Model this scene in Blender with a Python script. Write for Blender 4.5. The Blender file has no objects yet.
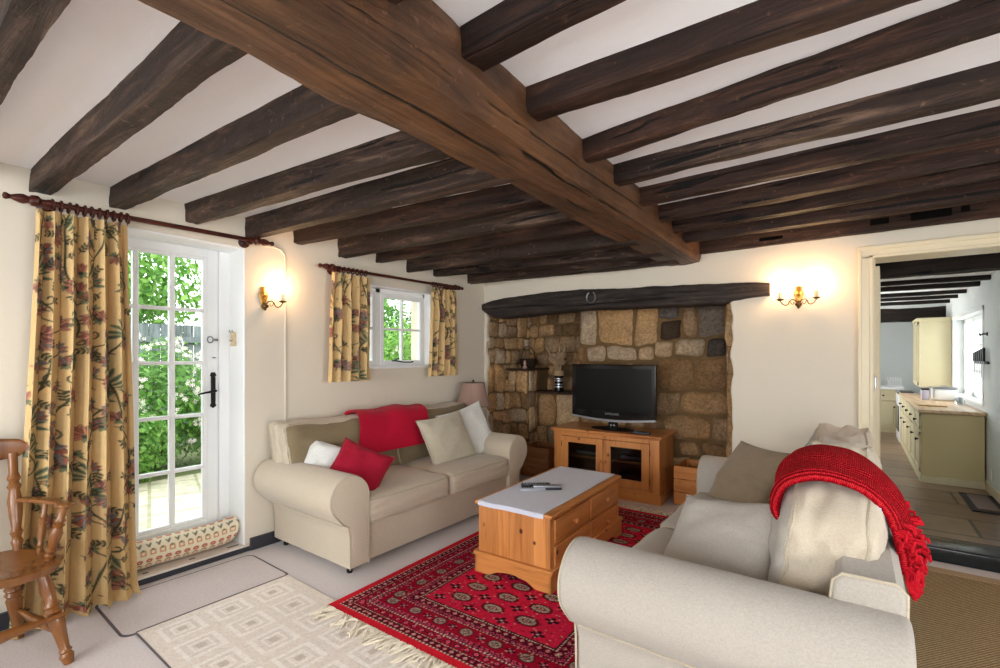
import bpy, bmesh, math, random
import numpy as np
from mathutils import Vector, Matrix, noise as mnoise
rnd = random.Random(7)
PI = math.pi
SC = bpy.context.scene
COL = SC.collection
def R(a): return math.radians(a)
def lin(c): return tuple(((v/255.)/12.92 if v/255. <= .04045 else ((v/255.+.055)/1.055)**2.4) for v in c)

# ------------------------------------------------------------------ materials
class N:
    def __init__(s, name):
        s.m = bpy.data.materials.new(name); s.m.use_nodes = True
        s.nt = s.m.node_tree; s.b = s.nt.nodes['Principled BSDF']; s.out = s.nt.nodes['Material Output']
        s.co = s.nt.nodes.new('ShaderNodeTexCoord')
    def n(s, t, **k):
        x = s.nt.nodes.new(t)
        for a, v in k.items(): setattr(x, a, v)
        return x
    def l(s, a, b): s.nt.links.new(a, b)
    def map(s, scale=(1,1,1), rot=(0,0,0), src='Object', loc=(0,0,0)):
        m = s.n('ShaderNodeMapping'); m.inputs['Scale'].default_value = scale; m.inputs['Rotation'].default_value = rot
        m.inputs['Location'].default_value = loc
        s.l(s.co.outputs[src], m.inputs[0]); return m.outputs[0]
    def noise(s, vec, scale, detail=4, rough=.55, dist=0):
        t = s.n('ShaderNodeTexNoise'); s.l(vec, t.inputs['Vector']); t.inputs['Scale'].default_value = scale
        t.inputs['Detail'].default_value = detail; t.inputs['Roughness'].default_value = rough; t.inputs['Distortion'].default_value = dist
        return t.outputs[0]
    def ramp(s, fac, stops):
        r = s.n('ShaderNodeValToRGB'); e = r.color_ramp.elements
        while len(e) < len(stops): e.new(.5)
        for q, (p, c) in zip(e, stops): q.position = p; q.color = (*c, 1) if len(c) == 3 else c
        s.l(fac, r.inputs[0]); return r.outputs[0]
    def mix(s, fac, a, b, mode='MIX'):
        x = s.n('ShaderNodeMix', data_type='RGBA', blend_type=mode)
        for i, v in ((0, fac), (6, a), (7, b)):
            if hasattr(v, 'is_linked') or hasattr(v, 'links'): s.l(v, x.inputs[i])
            elif i == 0: x.inputs[0].default_value = v
            else: x.inputs[i].default_value = (*v, 1)
        return x.outputs[2]
    def math(s, op, a, b=None):
        x = s.n('ShaderNodeMath', operation=op)
        for i, v in ((0, a), (1, b)):
            if v is None: continue
            if isinstance(v, (int, float)): x.inputs[i].default_value = v
            else: s.l(v, x.inputs[i])
        return x.outputs[0]
    def sep(s, vec):
        x = s.n('ShaderNodeSeparateXYZ'); s.l(vec, x.inputs[0]); return x.outputs
    def bump(s, h, strength=.3, dist=.01):
        b = s.n('ShaderNodeBump'); b.inputs['Strength'].default_value = strength; b.inputs['Distance'].default_value = dist
        s.l(h, b.inputs['Height']); s.l(b.outputs[0], s.b.inputs['Normal'])
    def set(s, rough=.6, metal=0, spec=None, sheen=0, coat=0):
        s.b.inputs['Roughness'].default_value = rough; s.b.inputs['Metallic'].default_value = metal
        if spec is not None: s.b.inputs['Specular IOR Level'].default_value = spec
        if sheen: s.b.inputs['Sheen Weight'].default_value = sheen
        if coat: s.b.inputs['Coat Weight'].default_value = coat
    def col(s, c):
        if isinstance(c, tuple): s.b.inputs['Base Color'].default_value = (*c, 1)
        else: s.l(c, s.b.inputs['Base Color'])

def m_paint(name, c, rough=.75, var=.06, bump=.15, scale=3.0, spec=.3):
    n = N(name); v = n.map()
    k = tuple(max(0, x*(1-var)) for x in c)
    n.col(n.ramp(n.noise(v, scale, 5), [(.3, k), (.7, c)])); n.set(rough, spec=spec)
    if bump: n.bump(n.noise(v, scale*9, 5, .6), bump, .01)
    return n.m
def m_fabric(name, c, c2=None, weave=420, rough=.95, sheen=.25, bump=.25, slub=None):
    n = N(name); v = n.map(); c2 = c2 or tuple(x*.82 for x in c)
    a = n.noise(v, 5, 4, .6); col = n.mix(a, c2, c)
    f = n.noise(n.map((weave, weave*.35, weave*.35)), 1, 2, .5)
    f2 = n.noise(n.map((weave*.3, weave*.3, weave)), 1, 2, .5)
    g = n.math('MULTIPLY', n.math('ADD', f, f2), .5)
    col = n.mix(.55, col, n.ramp(g, [(.36, tuple(x*.80 for x in c)), (.62, tuple(min(1, x*1.07) for x in c))]))
    n.col(col); n.set(rough, sheen=sheen, spec=.2); n.bump(g, bump, .003)
    return n.m
def m_oldwood(name, dark, mid, light, axis='x', rough=.6, scale=1.0, bump=.9, warm=None):
    n = N(name)
    sc = {'x': (1.3, 15, 15), 'y': (15, 1.3, 15), 'z': (15, 15, 1.3)}[axis]
    sc = tuple(q*scale for q in sc)
    v = n.map(sc)
    g = n.noise(v, 1, 10, .76, 1.4)
    sc2 = tuple(q*.16 if q > 2*scale else q*.9 for q in sc)
    g2 = n.noise(n.map(sc2), 1.3, 4, .6, .9)
    c = n.ramp(g, [(.30, dark), (.5, mid), (.72, light)])
    c = n.mix(n.ramp(g2, [(.40, (0,0,0)), (.66, (1,1,1))]), c, n.ramp(g, [(.3, tuple(x*.55 for x in dark)), (.72, mid)]))
    if warm:
        g3 = n.noise(n.map((2.2, 1.6, 2.2), loc=(3, 1, 0)), 1.2, 4, .6, 1.2)
        c = n.mix(n.ramp(g3, [(.45, (0,0,0)), (.68, (.75,.75,.75))]), c, n.ramp(g, [(.3, tuple(x*.4 for x in warm)), (.6, warm)]))
    ck = n.noise(n.map(tuple(q*.35 if q < 3*scale else q*2.1 for q in sc), loc=(1.7, 2.3, .4)), 1, 3, .5, .5)
    crack = n.ramp(ck, [(.335, (1,1,1)), (.375, (0,0,0))])
    sp = n.noise(n.map(), 34, 4, .6)
    c = n.mix(crack, c, tuple(x*.22 for x in dark))
    c = n.mix(n.ramp(sp, [(.63, (0,0,0)), (.70, (.55,.55,.55))]), c, light)
    n.col(c); n.set(rough, spec=.25)
    big = n.noise(n.map(), 9, 5, .6)
    n.bump(n.math('SUBTRACT', n.math('ADD', g, n.math('MULTIPLY', big, .9)), n.math('MULTIPLY', crack, .6)), bump, .014)
    return n.m
def m_pine(name, axis='z', plank=None, plank_w=.09, base=(204,134,72), rough=.33, knots=()):
    """orange lacquered knotty pine; boards run along axis, plank = axis across which the boards change"""
    n = N(name)
    sc = {'x': (1.6, 20, 20), 'y': (20, 1.6, 20), 'z': (20, 20, 1.6)}[axis]
    b = lin(base); d = tuple(x*y for x, y in zip(b, (.62, .5, .38))); l = tuple(min(1, x*y) for x, y in zip(b, (1.15, 1.25, 1.4)))
    v = n.map(sc)
    if plank:
        co = n.sep(n.co.outputs['Object'])['xyz'.index(plank)]
        q = n.math('FLOOR', n.math('DIVIDE', co, plank_w))
        wn = n.n('ShaderNodeTexWhiteNoise', noise_dimensions='1D'); n.l(q, wn.inputs['W'])
        ad = n.n('ShaderNodeVectorMath', operation='MULTIPLY_ADD'); ad.inputs[1].default_value = (9, 9, 9)
        n.l(wn.outputs['Color'], ad.inputs[0]); n.l(v, ad.inputs[2]); v = ad.outputs[0]
    g = n.noise(v, .7, 6, .6, .8)
    c = n.ramp(g, [(.3, d), (.5, b), (.75, l)])
    if plank:
        c = n.mix(.5, c, n.mix(1.0, c, n.ramp(wn.outputs['Value'], [(0, (.58,.5,.42)), (1, (1.2,1.2,1.15))]), 'MULTIPLY'))
        fr = n.math('FRACT', n.math('DIVIDE', co, plank_w))
        c = n.mix(n.ramp(fr, [(0, (.8,.8,.8)), (.03, (0,0,0))]), c, tuple(x*.35 for x in d))
    vo = n.n('ShaderNodeTexVoronoi'); n.l(n.map((7, 7, 5) if axis == 'z' else (5, 7, 7)), vo.inputs['Vector']); vo.inputs['Scale'].default_value = 1
    c = n.mix(n.ramp(vo.outputs['Distance'], [(.07, (1,1,1)), (.13, (0,0,0))]), c, lin((92, 48, 22)))
    for (kx, kz, kr) in knots:
        xyz = n.sep(n.co.outputs['Object']); dx = n.math('MULTIPLY', n.math('SUBTRACT', xyz[0], kx), 1.25); dz = n.math('SUBTRACT', xyz[2], kz)
        dd = n.math('ADD', n.math('SQRT', n.math('ADD', n.math('MULTIPLY', dx, dx), n.math('MULTIPLY', dz, dz))), n.math('MULTIPLY', n.math('SUBTRACT', g, .5), kr))
        c = n.mix(n.ramp(n.math('DIVIDE', dd, kr), [(.45, (1,1,1)), (1.0, (0,0,0))]), c, lin((70, 34, 18)))
    n.col(c); n.set(rough, spec=.5, coat=.15); n.bump(g, .08, .004)
    return n.m
def m_plain(name, c, rough=.5, metal=0, spec=.5, var=.12, bumpy=.05):
    n = N(name); g = n.noise(n.map(), 18, 3)
    n.col(n.ramp(g, [(.3, tuple(x*(1-var) for x in c)), (.7, c)])); n.set(rough, metal, spec)
    if bumpy: n.bump(g, bumpy, .003)
    return n.m
def m_vcol(name, rough=.9, sheen=.2, bump=300, bstr=.25, mul=1.0, nvar=.0, spec=.2):
    n = N(name); a = n.n('ShaderNodeVertexColor', layer_name='Col')
    c = a.outputs[0]
    if nvar:
        c = n.mix(nvar, c, n.mix(1.0, c, n.ramp(n.noise(n.map(), 40, 6, .65), [(.3, (.35,.33,.3)), (.7, (1.35,1.33,1.3))]), 'MULTIPLY'))
    n.col(c); n.set(rough, sheen=sheen, spec=spec)
    n.bump(n.noise(n.map((bump, bump, bump)), 1, 3, .6), bstr, .004)
    return n.m
def m_glass(name, tint=(.97, .99, .98), gloss=.08):
    n = N(name); nt = n.nt; nt.nodes.remove(n.b)
    t = n.n('ShaderNodeBsdfTransparent'); t.inputs[0].default_value = (*tint, 1)
    g = n.n('ShaderNodeBsdfGlossy'); g.inputs['Roughness'].default_value = .02
    g.inputs['Color'].default_value = (.9, .95, 1, 1)
    w = n.noise(n.map(), 2.5, 2)
    f = n.n('ShaderNodeLayerWeight'); f.inputs[0].default_value = .25
    x = n.n('ShaderNodeMixShader'); n.l(n.math('ADD', n.math('MULTIPLY', f.outputs['Fresnel'], .5), n.math('MULTIPLY', w, gloss*.4)), x.inputs[0])
    n.l(t.outputs[0], x.inputs[1]); n.l(g.outputs[0], x.inputs[2]); n.l(x.outputs[0], n.out.inputs[0])
    return n.m
def m_emit(name, c, s):
    n = N(name); n.col(c); n.b.inputs['Emission Color'].default_value = (*c, 1); n.b.inputs['Emission Strength'].default_value = s
    return n.m

M = {}
M['wall'] = m_paint('wall_paint', lin((222, 212, 194)), .85, .05, .12, 1.6)
M['ceil'] = m_paint('ceiling_paint', lin((246, 242, 240)), .9, .04, .25, 1.2)
M['white'] = m_paint('white_gloss', lin((240, 241, 240)), .35, .03, .03, 3, .5)
M['cream_trim'] = m_paint('cream_gloss', lin((230, 216, 184)), .4, .03, .03, 3, .5)
M['kwall'] = m_paint('kitchen_wall_paint', lin((222, 226, 224)), .85, .05, .2, 2)
M['carpet'] = m_fabric('carpet_pile', lin((208, 197, 193)), lin((196, 184, 180)), 300, 1, .3, .5)
M['joist'] = m_oldwood('joist_oak', lin((22, 14, 11)), lin((54, 38, 30)), lin((128, 102, 84)), 'x', .55)
M['joist_r'] = m_oldwood('joist_oak_redder', lin((24, 14, 10)), lin((54, 34, 26)), lin((108, 74, 54)), 'x', .55)
M['beam'] = m_oldwood('main_beam_oak', lin((40, 25, 17)), lin((92, 62, 42)), lin((140, 104, 78)), 'y', .42, .8, .8, warm=lin((118, 78, 46)))
M['mantel'] = m_oldwood('mantel_oak', lin((24, 20, 18)), lin((56, 48, 44)), lin((92, 80, 72)), 'x', .65)
M['kjoist'] = m_oldwood('kitchen_joist_oak', lin((16, 12, 10)), lin((34, 26, 22)), lin((60, 46, 38)), 'x', .6)
M['sofa'] = m_fabric('sofa_linen', lin((198, 184, 163)), lin((180, 166, 145)), 380, .95, .25, .3)
M['sofa_back'] = m_fabric('sofa_chenille_khaki', lin((136, 120, 92)), lin((118, 102, 76)), 300, .9, .15, .3)
M['sofa_grey'] = m_fabric('sofa_linen_light', lin((177, 169, 158)), lin((161, 153, 142)), 380, .95, .12, .35)
M['cush_tan'] = m_fabric('tan_velvet', lin((150, 132, 108)), lin((130, 112, 90)), 260, .85, .2, .2)
M['cush_cream'] = m_fabric('cream_damask', lin((196, 188, 166)), lin((172, 164, 142)), 180, .8, .3, .25)
M['cush_white'] = m_fabric('white_satin_cotton', lin((232, 232, 226)), lin((214, 214, 208)), 240, .7, .3, .15)
M['piping'] = m_fabric('piping_cord', lin((186, 174, 152)), None, 300, .9, .1, .1)
M['piping_d'] = m_fabric('piping_cord_brown', lin((140, 126, 106)), None, 300, .9, .1, .1)
M['red'] = m_fabric('red_wool', lin((196, 16, 52)), lin((160, 8, 38)), 260, .9, .05, .35)
M['red_cush'] = m_fabric('dark_red_cotton', lin((166, 20, 48)), lin((136, 12, 36)), 320, .9, .05, .25)
M['pine_v'] = m_pine('pine_boards_upright', 'z', 'x', .088)
M['pine_vy'] = m_pine('pine_frame_upright', 'z')
M['pine_x'] = m_pine('pine_lengthwise_x', 'x')
M['pine_y'] = m_pine('pine_lengthwise_y', 'y')
M['pine_dull'] = m_pine('pine_box_dull', 'x', base=(150, 98, 58), rough=.6)
M['chairwood'] = m_pine('chair_pine_dark', 'z', base=(128, 80, 38), rough=.25)
M['rod'] = m_oldwood('rod_mahogany', lin((34, 12, 9)), lin((66, 26, 17)), lin((104, 50, 34)), 'y', .3, .6, .1)
M['black'] = m_plain('black_iron', lin((28, 28, 30)), .45, .6)
M['gloss_black'] = m_plain('gloss_black_plastic', lin((12, 12, 14)), .12, 0, .5, .02, 0)
M['screen'] = m_plain('screen_glass', lin((16, 18, 19)), .25, 0, .22, .02, 0)
M['silver'] = m_plain('silver_plastic', lin((170, 174, 180)), .3, .6, .5, .05, 0)
M['grey_plastic'] = m_plain('grey_plastic', lin((96, 100, 108)), .4)
M['grey_lite'] = m_plain('light_grey_plastic', lin((176, 180, 188)), .4)
M['darkplastic'] = m_plain('dark_plastic', lin((34, 36, 44)), .4)
M['brass'] = m_plain('antique_brass', lin((196, 148, 74)), .3, .9)
M['brass_d'] = m_plain('tarnished_brass', lin((96, 72, 42)), .4, .85)
M['steel'] = m_plain('brushed_steel', lin((150, 152, 156)), .3, .9)
M['candle'] = m_plain('candle_tube_ivory', lin((226, 206, 172)), .6, 0, .4)
M['bulb'] = m_emit('warm_bulb', (1, .72, .40), 22)
M['runner'] = m_fabric('runner_pale_blue_linen', lin((204, 206, 218)), lin((194, 196, 210)), 380, .9, .2, .2)
M['mat_grey'] = m_fabric('doormat_grey_pile', lin((202, 189, 184)), lin((188, 175, 170)), 260, 1, .3, .5)
M['mat_edge'] = m_plain('doormat_rubber_edge', lin((92, 82, 84)), .8)
M['shade'] = m_fabric('dusky_pink_lampshade', lin((168, 136, 122)), lin((150, 118, 106)), 260, .8, .2, .15)
M['mortar'] = m_paint('mortar_old', lin((128, 100, 66)), .95, .3, .8, 8)
M['stone'] = m_vcol('rubble_sandstone', .9, 0, 60, .5, nvar=.75, spec=.2)
M['curtain'] = m_vcol('curtain_cotton', .9, .03, 260, .15, nvar=.12)
M['rug'] = m_vcol('rug_wool', .95, .0, 320, .5, nvar=.25, spec=.08)
M['beige_rug'] = m_vcol('flatweave_wool', .97, .2, 300, .6, nvar=.15)
M['fringe'] = m_fabric('cotton_fringe', lin((236, 224, 202)), None, 260, .95, .1, .2)
M['excl'] = m_vcol('excluder_cotton', .9, .15, 260, .2)
M['slate'] = m_plain('slate_skirting', lin((54, 54, 60)), .5, 0, .4, .3, .2)
M['stonecill'] = m_paint('worn_stone_threshold', lin((222, 210, 198)), .8, .14, .3, 6)
M['glass'] = m_glass('window_glass')
M['cabglass'] = m_glass('cabinet_glass', (.55, .56, .56), .12)
M['kcream'] = m_paint('kitchen_unit_cream', lin((206, 194, 158)), .5, .06, .05, 3)
M['kcream_d'] = m_paint('kitchen_end_panel', lin((200, 183, 134)), .5, .06, .05, 3)
M['worktop'] = m_pine('beech_worktop', 'y', base=(206, 172, 130), rough=.35)
M['whiteware'] = m_plain('white_enamel', lin((232, 232, 230)), .3, 0, .5, .03, 0)
M['lilac'] = m_plain('lilac_box', lin((190, 184, 200)), .5)
M['leaf'] = []
for i, c in enumerate([(90, 140, 58), (120, 168, 78), (60, 106, 48), (150, 190, 96)]):
    n = N('leaf_green_%s' % 'abcd'[i]); b = lin(c)
    n.col(n.ramp(n.noise(n.map(), 6, 3), [(.3, tuple(x*.6 for x in b)), (.7, b)])); n.set(.55, spec=.3)
    tl = n.n('ShaderNodeBsdfTranslucent'); tl.inputs[0].default_value = (*tuple(min(1, x*1.3) for x in b), 1)
    mx = n.n('ShaderNodeMixShader'); mx.inputs[0].default_value = .35
    n.l(n.b.outputs[0], mx.inputs[1]); n.l(tl.outputs[0], mx.inputs[2]); n.l(mx.outputs[0], n.out.inputs[0])
    M['leaf'].append(n.m)
M['petal'] = m_plain('white_blossom', lin((238, 226, 226)), .7)
M['fence'] = m_oldwood('fence_boards', lin((84, 92, 92)), lin((122, 130, 130)), lin((156, 162, 160)), 'z', .8)
def m_tiles(name, c1, c2, mort, bw, bh, msize, offset=.5, rough=.5, rot=0, bump=.4):
    n = N(name); b = n.n('ShaderNodeTexBrick'); v = n.map((1,1,1), (0,0,rot)); n.l(v, b.inputs['Vector'])
    b.inputs['Color1'].default_value = (*c1, 1); b.inputs['Color2'].default_value = (*c2, 1); b.inputs['Mortar'].default_value = (*mort, 1)
    b.inputs['Scale'].default_value = 1; b.inputs['Brick Width'].default_value = bw; b.inputs['Row Height'].default_value = bh
    b.inputs['Mortar Size'].default_value = msize; b.offset = offset
    nz = n.noise(v, 7, 6, .6)
    n.col(n.mix(.5, b.outputs[0], n.mix(1.0, b.outputs[0], n.ramp(nz, [(.3, (.45,.45,.45)), (.7, (1.4,1.4,1.4))]), 'MULTIPLY')))
    n.set(rough, spec=.4)
    n.bump(n.math('SUBTRACT', n.math('MULTIPLY', nz, .5), b.outputs['Fac']), bump, .01)
    return n.m
M['flags'] = m_tiles('kitchen_flagstones', lin((120, 96, 76)), lin((150, 124, 100)), lin((52, 42, 36)), 1.1, .46, .012, .37, .3)
M['patio'] = m_tiles('patio_slabs', lin((206, 196, 170)), lin((176, 170, 146)), lin((150, 148, 116)), .6, .42, .015, .4, .9, .3)
def m_sisal():
    n = N('sisal_weave'); v = n.map((1,1,1), (0,0,R(38)))
    w = n.n('ShaderNodeTexWave', wave_type='BANDS'); n.l(v, w.inputs[0]); w.inputs['Scale'].default_value = 26; w.inputs['Distortion'].default_value = 3; w.inputs['Detail'].default_value = 2; w.inputs['Detail Scale'].default_value = 9
    w2 = n.n('ShaderNodeTexWave', wave_type='BANDS'); n.l(n.map((1,1,1), (0,0,R(-52))), w2.inputs[0]); w2.inputs['Scale'].default_value = 34; w2.inputs['Distortion'].default_value = 2
    g = n.math('MULTIPLY', w.outputs[1], w2.outputs[1])
    n.col(n.ramp(g, [(.1, lin((126, 104, 76))), (.8, lin((214, 188, 146)))])); n.set(.95, spec=.1); n.bump(g, .6, .006)
    return n.m
M['sisal'] = m_sisal()
M['sisal_band'] = m_fabric('mat_border_tape', lin((172, 142, 108)), None, 300, .95, .1, .2)
M['sisal_line'] = m_fabric('mat_border_line', lin((196, 170, 124)), None, 300, .95, .1, .2)
M['kmat'] = m_fabric('kitchen_mat_brown', lin((98, 68, 46)), None, 260, 1, .2, .4)
M['kmat_edge'] = m_plain('kitchen_mat_edge', lin((40, 30, 26)), .9)
M['stepblack'] = m_plain('glossy_black_step', lin((34, 38, 40)), .22, 0, .5, .3, .1)
def m_knit():
    n = N('red_chunky_knit'); v = n.map((1,1,1), (0,0,0), 'UV')
    w = n.n('ShaderNodeTexWave', wave_type='BANDS', bands_direction='X'); n.l(v, w.inputs[0]); w.inputs['Scale'].default_value = 24; w.inputs['Distortion'].default_value = 2.2; w.inputs['Detail Scale'].default_value = 5
    w2 = n.n('ShaderNodeTexWave', wave_type='BANDS', bands_direction='Y'); n.l(v, w2.inputs[0]); w2.inputs['Scale'].default_value = 60; w2.inputs['Distortion'].default_value = 1
    g = n.math('MULTIPLY', w.outputs[1], n.math('ADD', n.math('MULTIPLY', w2.outputs[1], .6), .4))
    n.col(n.ramp(g, [(.05, lin((120, 4, 16))), (.5, lin((200, 16, 34))), (.9, lin((232, 60, 60)))])); n.set(.95, sheen=0, spec=.08); n.bump(g, .9, .01)
    return n.m
M['knit'] = m_knit()
M['kfringe'] = m_fabric('red_yarn_fringe', lin((196, 18, 36)), lin((150, 8, 24)), 300, .95, .0, .3)
M['wicker'] = m_fabric('dark_wicker', lin((52, 38, 24)), lin((30, 22, 14)), 90, .8, 0, .8)
M['dried'] = m_fabric('dried_petal', lin((186, 158, 122)), lin((150, 124, 92)), 120, .9, .1, .3)
M['pinkwax'] = m_plain('pink_wax', lin((196, 150, 140)), .5)
M['rubber'] = m_plain('remote_buttons', lin((150, 152, 156)), .6)

# ------------------------------------------------------------------ mesh building
class B:
    def __init__(s): s.v = []; s.f = []; s.uv = None
    def add(s, vs, fs, mat=None):
        o = len(s.v)
        if mat is not None: vs = [mat @ Vector(v) for v in vs]
        s.v += [tuple(v) for v in vs]; s.f += [tuple(i+o for i in f) for f in fs]
        return s
    def bm(s, bm, mat=None):
        bm.verts.index_update()
        s.add([v.co.copy() for v in bm.verts], [[v.index for v in f.verts] for f in bm.faces], mat); bm.free(); return s
    def box(s, lo, hi, bev=0, seg=2, mat=None):
        bm = bmesh.new(); bmesh.ops.create_cube(bm, size=1)
        for v in bm.verts: v.co = Vector([lo[i] + (v.co[i]+.5)*(hi[i]-lo[i]) for i in range(3)])
        if bev: bmesh.ops.bevel(bm, geom=bm.edges[:], offset=bev, segments=seg, profile=.5, affect='EDGES')
        return s.bm(bm, mat)
    def prism(s, poly, axis, a, b, bev=0, mat=None, seg=2):
        """poly: 2-D points in the plane of the two other axes (in xyz order)"""
        bm = bmesh.new(); ax = 'xyz'.index(axis)
        def P3(p, t):
            q = list(p); q.insert(ax, t); return q
        va = [bm.verts.new(P3(p, a)) for p in poly]; vb = [bm.verts.new(P3(p, b)) for p in poly]
        n = len(poly); f1 = bm.faces.new(va); f2 = bm.faces.new(vb[::-1])
        for i in range(n): bm.faces.new([va[i], vb[i], vb[(i+1) % n], va[(i+1) % n]])
        bmesh.ops.recalc_face_normals(bm, faces=bm.faces[:])
        if bev:
            ed = [e for e in bm.edges if (f1 in e.link_faces or f2 in e.link_faces)]
            bmesh.ops.bevel(bm, geom=ed, offset=bev, segments=seg, profile=.5, affect='EDGES')
        return s.bm(bm, mat)
    def lathe(s, prof, mat=None, n=20, cap=True):
        vs = []; fs = []
        for r, z in prof:
            for i in range(n): vs.append((r*math.cos(2*PI*i/n), r*math.sin(2*PI*i/n), z))
        for k in range(len(prof)-1):
            for i in range(n):
                j = (i+1) % n; fs.append((k*n+i, k*n+j, (k+1)*n+j, (k+1)*n+i))
        if cap: fs.append(tuple(range(n))[::-1]); fs.append(tuple((len(prof)-1)*n+i for i in range(n)))
        return s.add(vs, fs, mat)
    def turned(s, p0, p1, prof, n=16):
        """lathe profile with z in 0..1 running from p0 to p1"""
        p0 = Vector(p0); p1 = Vector(p1); d = p1-p0; L = d.length
        m = Matrix.Translation(p0) @ d.to_track_quat('Z', 'Y').to_matrix().to_4x4()
        return s.lathe([(r, z*L) for r, z in prof], m, n)
    def tube(s, pts, r, n=8, closed=False):
        pts = [Vector(p) for p in pts]; m = len(pts)
        rs = r if isinstance(r, (list, tuple)) else [r]*m
        vs = []; fs = []; up = None
        for i, p in enumerate(pts):
            a = pts[(i-1) % m] if (i or closed) else p; b = pts[(i+1) % m] if (i < m-1 or closed) else p
            t = (b-a).normalized() if (b-a).length > 1e-9 else Vector((0,0,1))
            if up is None:
                up = t.orthogonal().normalized()
            up = (up - t*up.dot(t))
            up = up.normalized() if up.length > 1e-6 else t.orthogonal().normalized()
            w = t.cross(up)
            for k in range(n):
                c = 2*PI*k/n; vs.append(p + (up*math.cos(c) + w*math.sin(c))*rs[i])
        for i in range(m if closed else m-1):
            for k in range(n):
                j = (k+1) % n; i2 = (i+1) % m; fs.append((i*n+k, i2*n+k, i2*n+j, i*n+j))
        if not closed: fs.append(tuple(range(n))); fs.append(tuple((m-1)*n+k for k in range(n))[::-1])
        return s.add(vs, fs)
    def grid(s, fn, nu, nv, cu=False, cv=False):
        vs = [fn(i/(nu if cu else nu-1), j/(nv if cv else nv-1)) for j in range(nv) for i in range(nu)]; fs = []
        for j in range(nv if cv else nv-1):
            for i in range(nu if cu else nu-1):
                i2 = (i+1) % nu; j2 = (j+1) % nv
                fs.append((j*nu+i, j*nu+i2, j2*nu+i2, j2*nu+i))
        return s.add(vs, fs)
    def xform(s, mat): s.v = [tuple(mat @ Vector(v)) for v in s.v]; return s
    def build(s, name, mat, parent=None, smooth=True, colors=None, uvs=None, angle=38):
        me = bpy.data.meshes.new(name); me.from_pydata(s.v, [], s.f); me.update()
        bm = bmesh.new(); bm.from_mesh(me); bmesh.ops.recalc_face_normals(bm, faces=bm.faces[:]); bm.to_mesh(me); bm.free()
        o = bpy.data.objects.new(name, me); COL.objects.link(o)
        for m in (mat if isinstance(mat, list) else [mat]): me.materials.append(m)
        if smooth:
            me.polygons.foreach_set('use_smooth', [True]*len(me.polygons))
            try: me.set_sharp_from_angle(angle=R(angle))
            except Exception: pass
        if colors is not None:
            ca = me.color_attributes.new('Col', 'FLOAT_COLOR', 'POINT')
            ca.data.foreach_set('color', np.asarray(colors, dtype=np.float32).ravel())
        if uvs is not None:
            ul = me.uv_layers.new(name='UVMap'); uv = np.asarray(uvs, dtype=np.float32)
            idx = np.zeros(len(me.loops), dtype=np.int32); me.loops.foreach_get('vertex_index', idx)
            ul.data.foreach_set('uv', uv[idx].ravel())
        if parent: o.parent = parent
        return o
def thing(name, label, cat, loc=(0,0,0), rot=0, group=None):
    o = bpy.data.objects.new(name, None); COL.objects.link(o); o.location = loc; o.rotation_euler = (0,0,rot)
    o.empty_display_size = .1; o['label'] = label; o['category'] = cat
    if group: o['group'] = group
    return o
def tag(o, label, cat, group=None, kind=None):
    o['label'] = label; o['category'] = cat
    if group: o['group'] = group
    if kind: o['kind'] = kind
    return o
def struct(o, label=None, cat=None):
    o['kind'] = 'structure'
    if label: o['label'] = label
    if cat: o['category'] = cat
    return o
def ns(x, y, z, s=1.0): return mnoise.noise(Vector((x*s, y*s, z*s)))
def T(x, y, z): return Matrix.Translation((x, y, z))
def RZ(a): return Matrix.Rotation(a, 4, 'Z')
def RX(a): return Matrix.Rotation(a, 4, 'X')
def RY(a): return Matrix.Rotation(a, 4, 'Y')
def _pinv(parent):
    p = parent
    m = Matrix.Translation(p.location) @ p.rotation_euler.to_matrix().to_4x4() if p.type == 'EMPTY' else Matrix.Identity(4)
    return m.inverted()
_build0 = B.build
def _build(s, name, mat, parent=None, local=False, **k):
    o = _build0(s, name, mat, None, **k)
    if parent:
        o.parent = parent
        if not local and parent.type == 'EMPTY': o.matrix_parent_inverse = _pinv(parent)
    return o
B.build = _build
# ================================================================== THE ROOM SHELL
XL = -3.375; XO = -3.66; YF = 4.25
def zc(y): return min(2.41, 2.30 + max(0, 4.25-y)*.033)
def wavy(b, amp=.006): return b
# left wall with openings for the french door and the small window
w = B()
DY0, DY1, DZ1 = .70, 1.60, 2.09
WY0, WY1, WZ0, WZ1 = 2.34, 3.40, 1.235, 1.965
w.box((XO, -2.2, -.05), (XL, DY0, 2.5)); w.box((XO, DY0, DZ1), (XL, DY1, 2.5)); w.box((XO, DY1, -.05), (XL, WY0, 2.5))
w.box((XO, WY0, -.05), (XL, WY1, WZ0)); w.box((XO, WY0, WZ1), (XL, WY1, 2.5)); w.box((XO, WY1, -.05), (XL, 4.6, 2.5))
w.box((XO, DY0, -.05), (XL-.01, DY1, .0))
struct(w.build('wall_left', M['wall']))
# far wall: plaster around the stone fireplace and the doorway, wavy plaster edges at the fireplace
def wave_edge(x, z0, z1, amp, seed, n=26):
    return [(x + amp*ns(seed, 0, (z0+(z1-z0)*i/n)*7) + amp*.5*ns(seed, 5, (z0+(z1-z0)*i/n)*23), z0+(z1-z0)*i/n) for i in range(n+1)]
FZ = 1.84
w = B()
le = wave_edge(-3.345, -.05, FZ+.03, .03, 1.3, 40)
w.prism([(-3.7, -.05)] + le + [(-3.7, FZ+.03)], 'y', YF, YF+.05, .012)
re_ = wave_edge(-.812, -.05, FZ+.03, .016, 4.1, 40)
w.prism(re_ + [(.04, FZ+.03), (.04, -.05)], 'y', YF, YF+.05, .012)
w.box((-3.7, YF-.0008, FZ), (.04, YF+.24, 2.5)); w.box((.04, YF-.0008, 2.045), (1.0, YF+.24, 2.5)); w.box((1.0, YF, -.05), (2.6, YF+.24, 2.5))
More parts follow.
